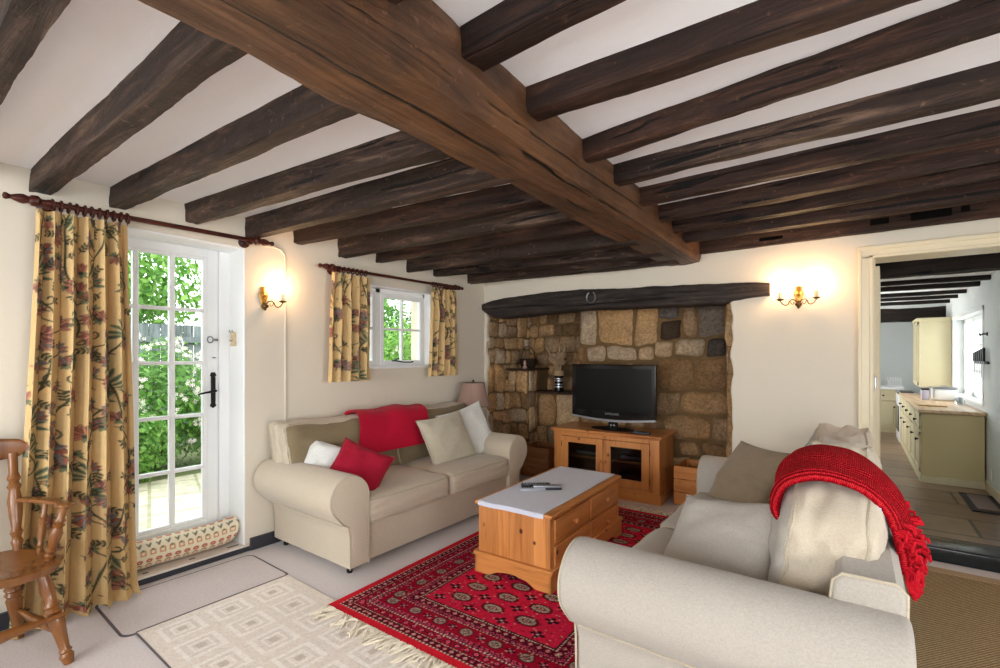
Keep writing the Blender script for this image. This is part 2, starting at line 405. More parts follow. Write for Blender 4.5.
w.box((-.76, YF+.05, -.05), (.04, YF+.24, FZ)); w.box((.04, YF, -.05), (.105, YF+.24, 2.045))
struct(w.build('wall_far', M['wall'], smooth=False))
# back and right walls (behind the camera) with window openings
w = B(); YB = -2.0; XR = 2.5
bw = [(-2.9, -1.0), (-.2, 1.7)]
xs = [XO, -2.9, -1.0, -.2, 1.7, XR+.25]
w.box((XO, YB-.25, 2.05), (XR+.25, YB, 2.5)); w.box((XO, YB-.25, -.05), (XR+.25, YB, .5))
for a, b_ in ((xs[0], xs[1]), (xs[2], xs[3]), (xs[4], xs[5])): w.box((a, YB-.25, .5), (b_, YB, 2.05))
struct(w.build('wall_back', M['wall'], smooth=False))
w = B()
w.box((XR, YB, 2.0), (XR+.25, 4.5, 2.5)); w.box((XR, YB, -.05), (XR+.25, 4.5, .7)); w.box((XR, YB, .7), (XR+.25, .2, 2.0)); w.box((XR, 1.9, .7), (XR+.25, 4.5, 2.0))
struct(w.build('wall_right', M['wall'], smooth=False))
def window_frame(name, a0, a1, z0, z1, plane, axis, n=3):
    """plain casement frame filling an opening; axis = axis of the wall's length"""
    f = B(); t = .05
    def bx(u0, u1, v0, v1):
        lo, hi = ((u0, plane-.03, v0), (u1, plane+.03, v1)) if axis == 'x' else ((plane-.03, u0, v0), (plane+.03, u1, v1))
        f.box(lo, hi, .004, 1)
    bx(a0, a1, z0, z0+t); bx(a0, a1, z1-t, z1)
    for k in range(n+1):
        u = a0 + (a1-a0-t)*k/n; bx(u, u+t, z0, z1)
    bx(a0, a1, (z0+z1)/2-.012, (z0+z1)/2+.012)
    return struct(f.build(name, M['white'], smooth=False))
window_frame('window_2', -2.9, -1.0, .5, 2.05, YB-.12, 'x')
window_frame('window_3', -.2, 1.7, .5, 2.05, YB-.12, 'x')
window_frame('window_4', .2, 1.9, .7, 2.0, XR+.12, 'y')
# floor
w = B(); w.box((XL-.3, YB-.2, -.06), (XR+.2, YF+.9, 0)); struct(w.build('floor', M['carpet'], smooth=False))
# ceiling: left bay flat, right bay rising towards the camera
w = B(); w.box((XO, YB-.25, 2.30), (-1.1, 4.6, 2.40))
ys = [YB-.25, -.5, .8, 1.4, 2.0, 3.0, 4.6]
vs = []; 
for y in ys:
    z = zc(y); vs += [(-1.15, y, z), (XR+.25, y, z), (XR+.25, y, z+.1), (-1.15, y, z+.1)]
fs = []
for i in range(len(ys)-1):
    a = i*4; b_ = a+4
    for j in range(4): fs.append((a+j, a+(j+1) % 4, b_+(j+1) % 4, b_+j))
fs += [(0,1,2,3), tuple(len(vs)-4+j for j in (3,2,1,0))]
w.add(vs, fs); struct(w.build('ceiling', M['ceil'], smooth=False))
w = B(); w.box((XO-.1, YB-.3, 2.53), (2.9, 10.6, 2.6)); struct(w.build('roof', M['ceil'], smooth=False))
# dark slate skirting on the left wall beyond the door, threshold of the french door
w = B(); w.box((XL, 1.63, 0), (XL+.022, 4.25, .085), .004); struct(w.build('baseboard_left', M['slate'], smooth=False))
w = B(); w.box((XL+.0, YB, 0), (XL+.02, .70, .085), .004); struct(w.build('baseboard_left', M['slate'], smooth=False))
w = B(); w.box((XO, .66, 0), (XL+.012, 1.635, .034), .003); struct(w.build('trim_2', M['slate'], smooth=False))
w = B(); w.box((XO, .67, .034), (XL+.014, 1.625, .048), .004)
struct(w.build('trim_3', M['stonecill'], smooth=False))
w = B()
TS = ['small dark slot in the door threshold next to the floor-length curtain', 'small dark slot in the middle of the pale door threshold', 'longer dark slot in the door threshold below the end of the draught excluder']
for k_, (y, l_) in enumerate(((1.02, .03), (1.27, .035), (1.50, .075))):
    w = B(); w.box((XL-.045, y, .0478), (XL-.030, y+l_, .0490), .0005, 1); tag(w.build('threshold_slot', M['black'], smooth=False), TS[k_], 'slot', 'slots in the door threshold')
# baseboard on right of fireplace hidden by the sofa
w = B(); w.box((-.76, YF-.018, 0), (.0, YF, .085), .004); struct(w.build('baseboard_far', M['cream_trim'], smooth=False))

# ---- french door (door_1)
d = B(); X0, X1 = -3.645, -3.60; LY0, LY1 = .755, 1.522; LZ0, LZ1 = .055, 2.085
gl = (.845, 1.443); gz = (.228, 2.016)
d.box((X0, LY0, LZ0), (X1, gl[0]-.012, LZ1), .003, 1); d.box((X0, gl[1]+.012, LZ0), (X1, LY1, LZ1), .003, 1)
d.box((X0, gl[0]-.012, LZ0), (X1, gl[1]+.012, gz[0]-.012), .003, 1); d.box((X0, gl[0]-.012, gz[1]+.008), (X1, gl[1]+.012, LZ1), .003, 1)
door = struct(d.build('door_1', M['white'], smooth=False))
g = B()
cw = (gl[1]-gl[0])/3
for k in range(4):
    y = gl[0]+cw*k; g.box((X0+.004, y-.016, gz[0]-.012), (X1-.003, y+.016, gz[1]+.010), .005, 1)
rh = (gz[1]-gz[0])/5
for k in range(6):
    z = gz[0]+rh*k; g.box((X0+.006, gl[0]-.012, z-.012), (X1-.005, gl[1]+.012, z+.012), .005, 1)
g.build('muntin', M['white'], door, smooth=False)
g = B(); g.box((-3.625, gl[0], gz[0]), (-3.621, gl[1], gz[1])); g.build('pane', M['glass'], door, smooth=False)
h = B()
h.box((X1, 1.474, 1.02), (X1+.008, 1.504, 1.20), .003)
for z in (1.005, 1.215):
    h.add(*(lambda q: (q.v, q.f))(B().lathe([(0, 0), (.022, 0), (.020, .008), (0, .010)], T(X1, 1.489, z) @ RY(PI/2), 5)))
h.tube([(X1+.005, 1.489, 1.105), (X1+.045, 1.489, 1.105), (X1+.052, 1.470, 1.103), (X1+.052, 1.43, 1.098), (X1+.05, 1.385, 1.090), (X1+.05, 1.375, 1.082)], [.009, .009, .009, .007, .006, .005])
h.build('handle', M['black'], door)
h = B(); h.tube([(X1+.004, 1.470+.018*math.cos(a), 1.46+.022*math.sin(a)) for a in [i*2*PI/14 for i in range(14)]], .0045, 6, True)
h.box((X1, 1.486, 1.452), (X1+.012, 1.520, 1.468), .002); h.build('latch', M['steel'], door)
h = B(); h.tube([(X1+.002, 1.505, 1.335), (X1+.02, 1.49, 1.335), (X1+.022, 1.478, 1.337)], .003); h.build('cabin_hook', M['black'], door)
# door frame and reveal lining
f = B(); f.box((-3.66, 1.524, .045), (-3.585, 1.600, 2.09), .006, 1); f.box((-3.66, .70, .045), (-3.585, .752, 2.09), .006, 1); f.box((-3.66, .752, 2.086), (-3.585, 1.524, 2.12), .004, 1)
struct(f.build('trim_4', M['white'], smooth=False))
f = B()
f.box((-3.585, 1.590, .045), (XL+.002, 1.603, 2.09), .004, 1); f.box((-3.585, .695, 2.080), (XL+.002, 1.603, 2.094), .004, 1); f.box((-3.585, .695, .045), (XL+.002, .708, 2.09), .004, 1)
struct(f.build('trim_5', M['white'], smooth=False))
# hook plaque on the reveal
p = thing('hook_plaque', 'small beige patterned key plaque on the white door reveal', 'plaque', (-3.50, 1.589, 1.41))
b = B(); b.box((-3.545, 1.578, 1.415), (-3.475, 1.5895, 1.515), .004); b.build('board', m_paint('plaque_cream', lin((222, 200, 160)), .6, .25, .05, 40), p)
for x in (-3.53, -3.49):
    b = B(); b.tube([(x, 1.578, 1.512), (x, 1.566, 1.518), (x, 1.568, 1.528)], .004, 6); b.build('hook', M['steel'], p)
b = B(); b.tube([(-3.512, 1.577, 1.455), (-3.512, 1.565, 1.45), (-3.512, 1.563, 1.46)], .005, 6)
b.build('hook', M['steel'], p)

# ---- small window (window_1)
f = B(); XW0, XW1 = -3.52, -3.46
f.box((XW0, WY0, WZ0), (XW1, WY0+.035, WZ1), .004, 1); f.box((XW0, WY1-.035, WZ0), (XW1, WY1, WZ1), .004, 1)
f.box((XW0, WY0, WZ1-.05), (XW1, WY1, WZ1), .004, 1); f.box((XW0, WY0, WZ0), (XW1, WY1, WZ0+.03), .004, 1); f.box((XW0, 2.785, WZ0), (XW1, 2.84, WZ1), .004, 1)
win = struct(f.build('window_1', M['white'], smooth=False))
for (a, b_) in ((2.375, 2.785), (2.84, 3.365)):
    s = B(); z0, z1 = WZ0+.03, WZ1-.05
    s.box((-3.50, a, z0), (-3.455, a+.038, z1), .004, 1); s.box((-3.50, b_-.038, z0), (-3.455, b_, z1), .004, 1)
    s.box((-3.50, a+.038, z0), (-3.455, b_-.038, z0+.04), .004, 1); s.box((-3.50, a+.038, z1-.038), (-3.455, b_-.038, z1), .004, 1)
    ym = (a+b_)/2; zm = 1.595
    s.box((-3.495, ym-.011, z0+.03), (-3.46, ym+.011, z1-.03), .003, 1); s.box((-3.494, a+.03, zm-.010), (-3.461, b_-.03, zm+.010), .003, 1)
    so = s.build('casement', M['white'], win, smooth=False)
    s = B(); s.box((-3.482, a+.03, z0+.03), (-3.479, b_-.03, z1-.03)); s.build('pane', M['glass'], so, smooth=False)
s = B(); s.box((-3.46, WY0-.0, WZ0-.0), (XL+.02, WY1+.0, WZ0+.022), .006, 2); s.build('sill', M['white'], win, smooth=False)
s = B(); s.box((-3.46, WY0, WZ0), (XL+.003, WY0+.012, WZ1), .003, 1); s.box((-3.46, WY1-.012, WZ0), (XL+.003, WY1, WZ1), .003, 1); s.box((-3.46, WY0, WZ1-.012), (XL+.003, WY1, WZ1), .003, 1)
struct(s.build('trim_6', M['white'], smooth=False))
s = B(); s.tube([(-3.45, 2.99, 1.305), (-3.43, 3.0, 1.30), (-3.42, 3.08, 1.288), (-3.415, 3.17, 1.286), (-3.42, 3.20, 1.292)], [.005, .006, .006, .006, .008])
s.tube([(-3.452, 2.965, 1.30), (-3.44, 2.985, 1.302), (-3.44, 3.02, 1.318), (-3.446, 3.05, 1.322)], .006, 6); s.build('stay', M['black'], win)

# ---- doorway casing (trim_1) and the kitchen door folded open beyond it
f = B()
def casing(x0, x1, z1):
    prof = [(0, 0), (.085, 0), (.085, -.012), (.07, -.016), (.055, -.012), (.03, -.022), (.012, -.022), (0, -.012)]
    return prof
f.box((.012, YF-.018, .0), (.097, YF, 2.045), .004, 1); f.box((.012, YF-.030, .0), (.034, YF-.016, 2.10), .005, 2); f.box((.078, YF-.026, .0), (.098, YF-.016, 2.05), .004, 2)
f.box((.012, YF-.018, 2.03), (1.2, YF, 2.105), .004, 1); f.box((.012, YF-.030, 2.085), (1.2, YF-.016, 2.115), .005, 2); f.box((.078, YF-.026, 2.03), (1.2, YF-.016, 2.05), .004, 2)
struct(f.build('trim_1', M['cream_trim'], smooth=False))
f = B(); f.box((.090, YF-.014, .06), (.104, YF+.26, 2.045), .003, 1); f.box((.104, YF-.0, 2.030), (1.0, YF+.26, 2.046), .003, 1); f.box((.102, YF+.06, .10), (.112, YF+.10, 2.03), .003, 1)
f.box((.962, YF-.014, .06), (1.0, YF+.26, 2.045), .003, 1)
struct(f.build('trim_7', M['cream_trim'], smooth=False))
d = B(); m = T(.106, 4.50, 0) @ RZ(R(-2.2))
d.box((0, 0, .115), (.036, .12, 2.01), .003, 1, m); d.box((0, .62, .115), (.036, .74, 2.01), .003, 1, m); d.box((0, .12, 1.88), (.036, .62, 2.01), .003, 1, m); d.box((0, .12, .115), (.036, .62, .33), .003, 1, m); d.box((0, .12, .95), (.036, .62, 1.07), .003, 1, m); d.box((.010, .10, .3), (.026, .64, 1.9), 0, 1, m)
dk = struct(d.build('door_2', M['cream_trim'], smooth=False))
h = B(); h.box((.1045, YF+.02, 1.10), (.1075, YF+.045, 1.22), .001, 1); h.box((.104, YF-.01, 1.12), (.118, YF+.03, 1.20), .003, 1)
tag(h.build('latch_keep', M['steel']), 'steel latch keep screwed to the cream door jamb', 'latch')
# black nosing of the step up to the kitchen and its floor
f = B(); f.box((.10, YF-.03, 0), (1.0, YF+.26, .098), .012, 3); struct(f.build('trim_8', M['stepblack']))
# ---- main beam
def timber(p0, p1, w0, w1, z0b, z1b, top, seed, nl=60, amp=.008, ref=.05, name='ceiling_joist', mat=None, wane=None):
    """hewn timber from p0 to p1 (x,y of its near lower edge), width w, underside z0b..z1b, upper side at top"""
    b = B(); prof_n = 28
    P0 = Vector((p0[0], p0[1], 0)); P1 = Vector((p1[0], p1[1], 0)); D = (P1-P0); L = D.length; D.normalize(); S = Vector((-D.y, D.x, 0))
    if S.y < 0 and abs(D.x) > abs(D.y): S = -S
    if abs(D.y) > abs(D.x) and S.x < 0: S = -S
    def fn(u, v):
        t = v; zb = z0b + (z1b-z0b)*t; W = w0 + (w1-w0)*t; H = top - zb
        a = u*4
        if a < 1: q = (0, 1-a)
        elif a < 2: q = (a-1, 0)
        elif a < 3: q = (1, a-2)
        else: q = (4-a, 1)
        x, z = q
        # rounded arrises
        cx, cz = (x-.5)*2, (z-.5)*2
        r = .07
        ex = max(0, abs(cx)-(1-r)); ez = max(0, abs(cz)-(1-r))
        l = math.hypot(ex, ez)
        if l > r: cx -= math.copysign(ex*(1-r/l), cx); cz -= math.copysign(ez*(1-r/l), cz)
        pos = P0 + D*(L*t) + S*(W*(cx+1)/2); zz = zb + H*(cz+1)/2
        s = t*L
        n1 = ns(s*1.3+seed, cx*.8, cz*.8+seed)*amp*1.7 + ns(s*4+seed, cx*1.3, cz*1.3)*amp + ns(s*17+seed, cx*3, cz*3)*amp*.35
        out = S*(cx*n1) ; zz += cz*n1
        if wane: dz, ds = wane(t, cx, cz); zz += dz; out += S*ds
        out += S*(ns(s*.7, seed, 0)*amp*1.3); zz += ns(s*.8, 3, seed)*amp*.9 if cz < .5 else 0
        return (pos.x+out.x, pos.y+out.y, zz)
    b.grid(fn, prof_n, nl, cu=True)
    n = prof_n
    b.f.append(tuple(range(n))[::-1]); b.f.append(tuple((nl-1)*n+k for k in range(n)))
    return b.build(name, mat, angle=60)
bm_ = timber((-1.262, YB-.02), (-1.335, YF+.02), .30, .275, 2.155, 2.135, 2.40, 3.1, 160, .010, name='ceiling_beam', mat=M['beam'])
tag(bm_, 'massive rough-hewn brown oak main beam running across the ceiling to the stone fireplace', 'beam')
leftj = [(.20, .22, 2.185), (.531, .562, 2.187), (.857, .955, 2.187), (1.233, 1.398, 2.187), (1.600, 1.726, 2.162), (1.951, 2.20, 2.188), (2.339, 2.428, 2.150), (2.721, 2.853, 2.169), (3.082, 3.169, 2.132), (3.429, 3.694, 2.141), (3.95, 4.08, 2.13)]
leftj = [(-.85, -.83, 2.185), (-.5, -.48, 2.185), (-.16, -.14, 2.185)] + leftj
ordl = ['', '', '', 'dark oak joist cut off by the top left corner of the photo',
 'dark oak joist meeting the left wall above the finial end of the floor-length curtain',
 'dark oak joist meeting the left wall above the curtain rings of the french door',
 'dark oak joist meeting the left wall above the middle of the french door rail',
 'dark oak joist meeting the wall above the right finial of the french door rail',
 'short-ended brown joist meeting the left wall between the brass sconce and the small window',
 'dark joist whose end overhangs the left finial of the small window rail',
 'thin warm brown joist meeting the wall above the left curtain of the small window',
 'brown joist with a blunt end over the middle of the small window',
 'blackish joist ending above the right curtain of the small window',
 'dark joist tight against the fireplace wall in the far left corner']
for k, (ya, yb, zb) in enumerate(leftj):
    o = timber((XL-.01, ya), (-1.2, yb), .075 if k != 10 else .06, .085, zb, zb-.012, 2.315, 11.3*k+2, 70, .0045, mat=[M['joist'], M['joist_r']][k in (8, 10)])
    tag(o, ordl[k] or 'dark oak joist behind the camera left of the main beam', 'joist', 'joists left of the main beam')
rightj = [(-.45, -.5, 2.31, .11), (-.05, -.1, 2.31, .11), (.38, .33, 2.31, .11), (.78, .74, 2.31, .11), (1.15, 1.08, 2.30, .11), (1.546, 1.612, 2.287, .10), (2.046, 1.861, 2.275, .07), (2.394, 2.339, 2.262, .075), (2.781, 2.733, 2.25, .07), (3.142, 3.064, 2.237, .07), (3.469, 3.325, 2.225, .055), (3.732, 3.693, 2.212, .07), (4.19, 4.13, 2.195, .075)]
ordr = ['', '', '', '', 'thick dark joist notched into the main beam at the upper photo edge',
 'smooth purplish-brown joist next after the thick one cut by the upper edge',
 'waney joist with a crumbling pale edge right of the main beam',
 'dark straight joist right after the crumbling waney one',
 'dark white-flecked joist just before the split one',
 'brown joist with a split and white paint spot near the photo edge',
 'thin reddish joist between the split one and the narrow dark one',
 'narrow dark joist next to the mortised timber over the doorway wall',
 'old timber with empty mortise slots against the far wall above the doorway']
def wane6(t, cx, cz):
    if cx < 0 and cz > 0:
        k = .5+.5*ns(t*5, 1, 2)
        return (-.02*k*cz*(1-.3*t) - .008*ns(t*40, 3, 1), .030*k*cz)
    return (0, 0)
for k, (ya, yb, zb, wd) in enumerate(rightj):
    sl = (yb-ya)/1.63; y0 = ya - sl*.0; y1 = ya + sl*(XR+1.04)
    o = timber((-1.06, ya), (XR, y1), wd, wd, zb, zb + (0 if k < 11 else .0), zc(ya)+.03, 7.7*k+31, 80, .008 if k == 6 else .005, mat=[M['joist_r'], M['joist']][k in (7,)], wane=wane6 if k == 6 else None)
    tag(o, ordr[k] or 'dark oak joist behind the camera right of the main beam', 'joist', 'joists right of the main beam')
    if k == 12:
        for (xa, xb2, z0, z1) in ((-.60, -.44, 2.232, 2.258), (.08, .18, 2.240, 2.280), (.29, .49, 2.235, 2.292), (.53, .57, 2.250, 2.285)):
            yy = ya + sl*(xa+1.06)
            q = B(); q.box((xa, yy-.0065, z0), (xb2, yy+.02, z1), .004, 2); s_ = q.build('mortise', m_plain('mortise_shade', lin((8, 7, 6)), .9, 0, .1) if 'mv' not in M else M['mv'], o, smooth=False)  # near-black block, paints the shade inside the empty slot

# ---- mantel beam over the fireplace
top = [(-3.40, 1.925), (-3.30, 1.95), (-3.088, 1.982), (-2.80, 1.99), (-2.50, 2.000), (-2.231, 2.003), (-1.95, 1.985), (-1.715, 1.972), (-1.4, 1.965), (-1.1, 1.955), (-.8, 1.938), (-.536, 1.918)]
bot = [(-.53, 1.812), (-.68, 1.806), (-.80, 1.792), (-.86, 1.770), (-1.2, 1.775), (-1.6, 1.782), (-2.0, 1.792), (-2.177, 1.795), (-2.6, 1.778), (-3.0, 1.762), (-3.20, 1.762), (-3.33, 1.82), (-3.38, 1.86)]
def mant(u, v):
    def ip(pts, x):
        pts = sorted(pts)
        for (x0, z0), (x1, z1) in zip(pts, pts[1:]):
            if x0 <= x <= x1: return z0 + (z1-z0)*(x-x0)/(x1-x0)
        return pts[0][1] if x < pts[0][0] else pts[-1][1]
    x = -3.385 + 2.85*v; zt = ip(top, x); zb = ip(bot, x)
    a = 2*PI*u; cx, cz = math.cos(a), math.sin(a)
    sx = math.copysign(abs(cx)**.32, cx); sz = math.copysign(abs(cz)**.32, cz)
    n = ns(x*6, sx, sz)*.006 + ns(x*22, sx*2, sz*2)*.003
    y = 4.315 + sx*(.115+n); z = (zt+zb)/2 + sz*((zt-zb)/2+n)
    if v in (0, 1): pass
    return (x, y, z)
b = B(); b.grid(mant, 40, 110, cu=True); b.f.append(tuple(range(40))[::-1]); b.f.append(tuple(109*40+k for k in range(40)))
mo = b.build('mantel_beam', M['mantel'], angle=60)
tag(mo, 'blackened oak lintel beam spanning the stone fireplace recess', 'mantel')
b = B(); b.tube([(-2.03+.045*math.cos(a), 4.190, 1.905+.052*math.sin(a)) for a in [PI*.65 + i*(PI*1.7)/16 for i in range(17)]], .007, 6)
b.build('iron_ring', M['steel'], mo)

# ---- rubble stone walls of the fireplace recess
PAL = [lin(c) for c in [(196, 162, 118), (172, 132, 86), (160, 128, 92), (186, 160, 128), (148, 110, 68), (190, 148, 96), (140, 114, 88), (170, 148, 120)]]
def stones(rects, mapf, name, res=13, gap=.006, depth=.035, pal=PAL, seed=0, colors=None, under=None):
    b = B(); cols = []; r2 = random.Random(seed)
    for idx, (u0, u1, v0, v1) in enumerate(rects):
        c = colors[idx] if colors and idx < len(colors) and colors[idx] else pal[r2.randrange(len(pal))]; sd = r2.random()*50; dd = depth*(.55+.75*r2.random())
        tw = (r2.random()-.5)*.22; pw = r2.choice((4., 5., 7., 10.))
        def fn(s, t):
            a, q = s*2-1, t*2-1
            # superellipse squash so corners are rounded
            k = 1/max(1e-6, (abs(a)**pw+abs(q)**pw)**(1/pw)) if max(abs(a), abs(q)) > .01 else 1
            kk = (1 if (abs(a)**pw+abs(q)**pw) == 0 else max(abs(a), abs(q))*k)
            a2, q2 = a*kk, q*kk
            uu = (u0+u1)/2 + a2*((u1-u0)/2-gap) + tw*(u1-u0)*q2*.3; vv = (v0+v1)/2 + q2*((v1-v0)/2-gap) + tw*(v1-v0)*a2*.4
            uu += .012*ns(uu*9+sd, vv*9, 1) + .026*ns(uu*3.5, vv*3.5, 9); vv += .012*ns(uu*9, vv*9+sd, 5) + .026*ns(uu*3.5, vv*3.5, 17)
            e = max(0, (1-abs(a)**5)*(1-abs(q)**5))
            d = dd*min(1, e**.45) + .010*ns(uu*14, vv*14, sd)*e + .005*ns(uu*45, vv*45, sd)*e - .004
            return mapf(uu, vv, d)
        o = len(b.v); b.grid(fn, res, res)
        for i in range(res*res):
            x, y, z = b.v[o+i]; n = 1 + .25*ns(x*6+sd, y*6, z*6) + .18*ns(x*25, y*25+sd, z*25)
            gr = .5+.5*ns(x*3, z*3, sd)
            cc = [max(0, min(1, ch*n)) for ch in c]; m_ = sum(cc)/3
            cols.append([ch*(1-.25*gr)+m_*.25*gr for ch in cc]+[1])
    return struct(b.build(name, M['stone'], colors=cols, angle=70))
def courses(u0, u1, v0, v1, hmin, hmax, wmin, wmax, seed):
    r2 = random.Random(seed); out = []; v = v0
    while v < v1-.02:
        h = min(r2.uniform(hmin, hmax), v1-v); 
        if v1-v-h < hmin*.6: h = v1-v
        u = u0 - r2.random()*wmin*.5
        while u < u1-.01:
            w_ = r2.uniform(wmin, wmax)
            a, b_ = max(u, u0), min(u+w_, u1)
            if b_-a > .03:
                if h > hmin*1.7 and r2.random() < .25:
                    k = r2.uniform(.4, .6); out += [(a, b_, v, v+h*k), (a, b_, v+h*k, v+h)]
                else: out.append((a, b_, v, v+h))
            u += w_
        v += h
    return out
YS = 4.87
traced = [(-2.50, -2.29, 1.47, 1.86), (-2.27, -1.88, 1.47, 1.86), (-1.86, -1.61, 1.46, 1.86), (-1.6, -1.41, 1.71, 1.86), (-1.58, -1.39, 1.51, 1.70), (-1.38, -1.24, 1.52, 1.86), (-1.23, -.99, 1.52, 1.86), (-2.5, -2.43, 1.27, 1.46), (-2.41, -2.19, 1.27, 1.46), (-2.18, -1.84, 1.29, 1.45), (-1.83, -1.65, 1.30, 1.44), (-1.64, -1.46, 1.33, 1.5), (-1.45, -1.16, 1.34, 1.51), (-1.15, -.97, 1.34, 1.51), (-1.62, -1.27, 1.01, 1.32), (-1.26, -.97, 1.02, 1.33), (-1.63, -1.41, .76, .99), (-1.40, -.98, .78, 1.00), (-1.56, -1.12, .52, .75), (-1.11, -.9, .54, .76), (-1.41, -1.20, .36, .50), (-1.19, -.9, .36, .52), (-.96, -.86, 1.02, 1.30), (-.96, -.86, 1.52, 1.86), (-.97, -.86, .78, 1.0), (-.96, -.86, 1.32, 1.5)]
tc = [PAL[3], PAL[5], PAL[5], PAL[6], PAL[6], PAL[2], PAL[6], PAL[4], PAL[3], PAL[3], PAL[0], PAL[0], PAL[3], PAL[6], PAL[4], PAL[4], PAL[2], PAL[1], PAL[1], PAL[2], PAL[1], PAL[4]]
tc[4] = lin((74, 56, 40)); tc[13] = lin((84, 74, 66)); tc[3] = lin((108, 98, 92)); tc[6] = lin((120, 106, 92))
more = courses(-2.5, -1.63, .36, 1.25, .14, .26, .18, .36, 5) + courses(-2.5, -.86, 0, .35, .12, .2, .16, .34, 6)
stones(traced+more, lambda u, v, d: (u, YS-d, v), 'wall_fireplace', colors=tc, seed=3)
YS2 = 5.15
stones(courses(-3.36, -2.5, .9, 1.88, .12, .3, .10, .26, 9), lambda u, v, d: (u, YS2-d, v), 'wall_fireplace_recess', seed=4, pal=[PAL[1], PAL[4], PAL[2], lin((120, 92, 58))])
stones(courses(4.27, 5.15, 0, 1.88, .13, .34, .10, .24, 12), lambda u, v, d: (-3.345+d, u, v), 'wall_fireplace_side', seed=5, pal=[PAL[1], PAL[2], PAL[5], PAL[3]])
stones([(4.87, 5.15, v, v+.2) for v in [x*.2 for x in range(9)]], lambda u, v, d: (-2.50-d, u, v), 'wall_fireplace_return', seed=8, pal=[PAL[1], PAL[2]])
# masonry ledges in the recess corner
stones(courses(-3.36, -3.06, 0, 1.17, .15, .3, .14, .30, 14), lambda u, v, d: (u, 4.68-d, v), 'wall_fireplace_ledge', seed=6)
stones(courses(4.68, 4.86, 0, 1.17, .15, .3, .12, .2, 15), lambda u, v, d: (-3.06+d*.6, u, v), 'wall_fireplace_ledge', seed=16)
stones(courses(-3.06, -2.50, 0, .905, .17, .32, .2, .34, 17), lambda u, v, d: (u, 4.87-d, v), 'wall_fireplace_ledge', seed=7)
w = B()
w.box((-3.6, 5.16, -.05), (-2.4, 5.3, 2.4)); w.box((-2.49, 4.875, -.05), (-.76, 5.0, 2.4)); w.box((-3.6, 4.30, -.05), (-3.35, 5.3, 2.4)); w.box((-3.35, 4.69, 0), (-3.07, 5.2, 1.17)); w.box((-3.07, 4.88, 0), (-2.5, 5.2, .905)); w.box((-.865, 4.32, -.05), (-.76, 5.0, 2.4)); w.box((-2.505, 4.88, 0), (-2.42, 5.2, 2.4)); w.box((-3.6, 4.44, 1.86), (-.7, 5.3, 1.95))
struct(w.build('wall_fireplace_mortar', M['mortar'], smooth=False))
stones([(z0, z1, 4.275, 4.34) for z0, z1 in [(0,.3),(.3,.62),(.62,.85),(.85,1.2),(1.2,1.42),(1.42,1.8)]], lambda u, v, d: (-.845-d*.4, v, u), 'wall_fireplace_jamb', seed=19, res=9)
stones([(-.862, -.79, z0, z1) for z0, z1 in [(0,.3),(.3,.62),(.62,.85),(.85,1.2),(1.2,1.42),(1.42,1.8)]], lambda u, v, d: (u, 4.295-d*.5, v), 'wall_fireplace_jamb', seed=20, res=9, gap=.003, pal=[lin((176, 140, 92)), lin((160, 124, 80))])
sh = B(); sh.box((-3.35, 4.60, 1.172), (-3.04, 5.14, 1.196), .005, 2); tag(sh.build('corner_shelf', M['joist_r']), 'upper dark wooden ledge in the left corner of the stone recess', 'shelf')
sh = B(); sh.box((-3.06, 4.80, .907), (-2.51, 5.14, .930), .005, 2); tag(sh.build('corner_shelf', M['joist_r']), 'lower dark wooden ledge carrying the black vase beside the television', 'shelf')

# ---- kitchen beyond the doorway
KX = .98
w = B(); w.box((-.74, YF+.22, .0), (1.4, 11.1, .1)); struct(w.build('floor_kitchen', M['flags'], smooth=False))
w = B(); w.box((KX, YF+.24, 0), (KX+.25, 6.45, 2.5)); w.box((KX, 8.22, 0), (KX+.25, 11.1, 2.5)); w.box((KX, 6.45, 0), (KX+.25, 8.22, .88)); w.box((KX, 6.45, 1.79), (KX+.25, 8.22, 2.5))
struct(w.build('wall_kitchen_right', M['kwall'], smooth=False))
w = B(); w.box((-.85, 10.9, 0), (1.4, 11.1, 2.5)); w.box((-.85, YF+.24, 0), (-.70, 7.6, 2.5)); w.box((-.85, 9.4, 0), (-.70, 11.1, 2.5)); w.box((-.85, 7.6, 0), (-.70, 9.4, .9)); w.box((-.85, 7.6, 1.85), (-.70, 9.4, 2.5)); struct(w.build('wall_kitchen_far', M['kwall'], smooth=False))
w = B(); w.box((-.85, YF+.2, 2.125), (1.4, 5.12, 2.3)); w.box((-.85, 5.12, 2.08), (1.4, 11.1, 2.3)); struct(w.build('ceiling_kitchen', M['ceil'], smooth=False))
w = B(); w.box((KX-.014, YF+.26, .1), (KX, 6.27, .19), .003, 1); struct(w.build('baseboard_kitchen', M['cream_trim'], smooth=False))
f = B(); 
for k in range(4):
    y = 6.45 + (8.22-6.45-.05)*k/3; f.box((KX+.10, y, .88), (KX+.15, y+.05, 1.79), .004, 1)
for k in range(1, 3):
    z = .88+.293*k
    f.box((KX+.11, 6.45, z-.011), (KX+.14, 8.22, z+.011), .003, 1)
for k in range(3):
    y = 6.45+.57*k+.31; f.box((KX+.11, y-.011, .9), (KX+.14, y+.011, 1.75), .003, 1)
f.box((KX+.10, 6.45, .88), (KX+.15, 8.22, .93), .004, 1); f.box((KX+.10, 6.45, 1.74), (KX+.15, 8.22, 1.79), .004, 1); f.box((KX-.01, 6.41, .86), (KX+.12, 8.26, .882), .004, 1)
f.box((KX-.008, 6.40, .86), (KX+.0, 6.45, 1.83), .002, 1); f.box((KX-.008, 6.40, 1.79), (KX+.0, 8.27, 1.83), .002, 1)
kw = struct(f.build('window_5', M['white'], smooth=False))
g = B(); g.box((KX+.122, 6.46, .9), (KX+.126, 8.2, 1.78)); g.build('pane', M['glass'], kw, smooth=False)
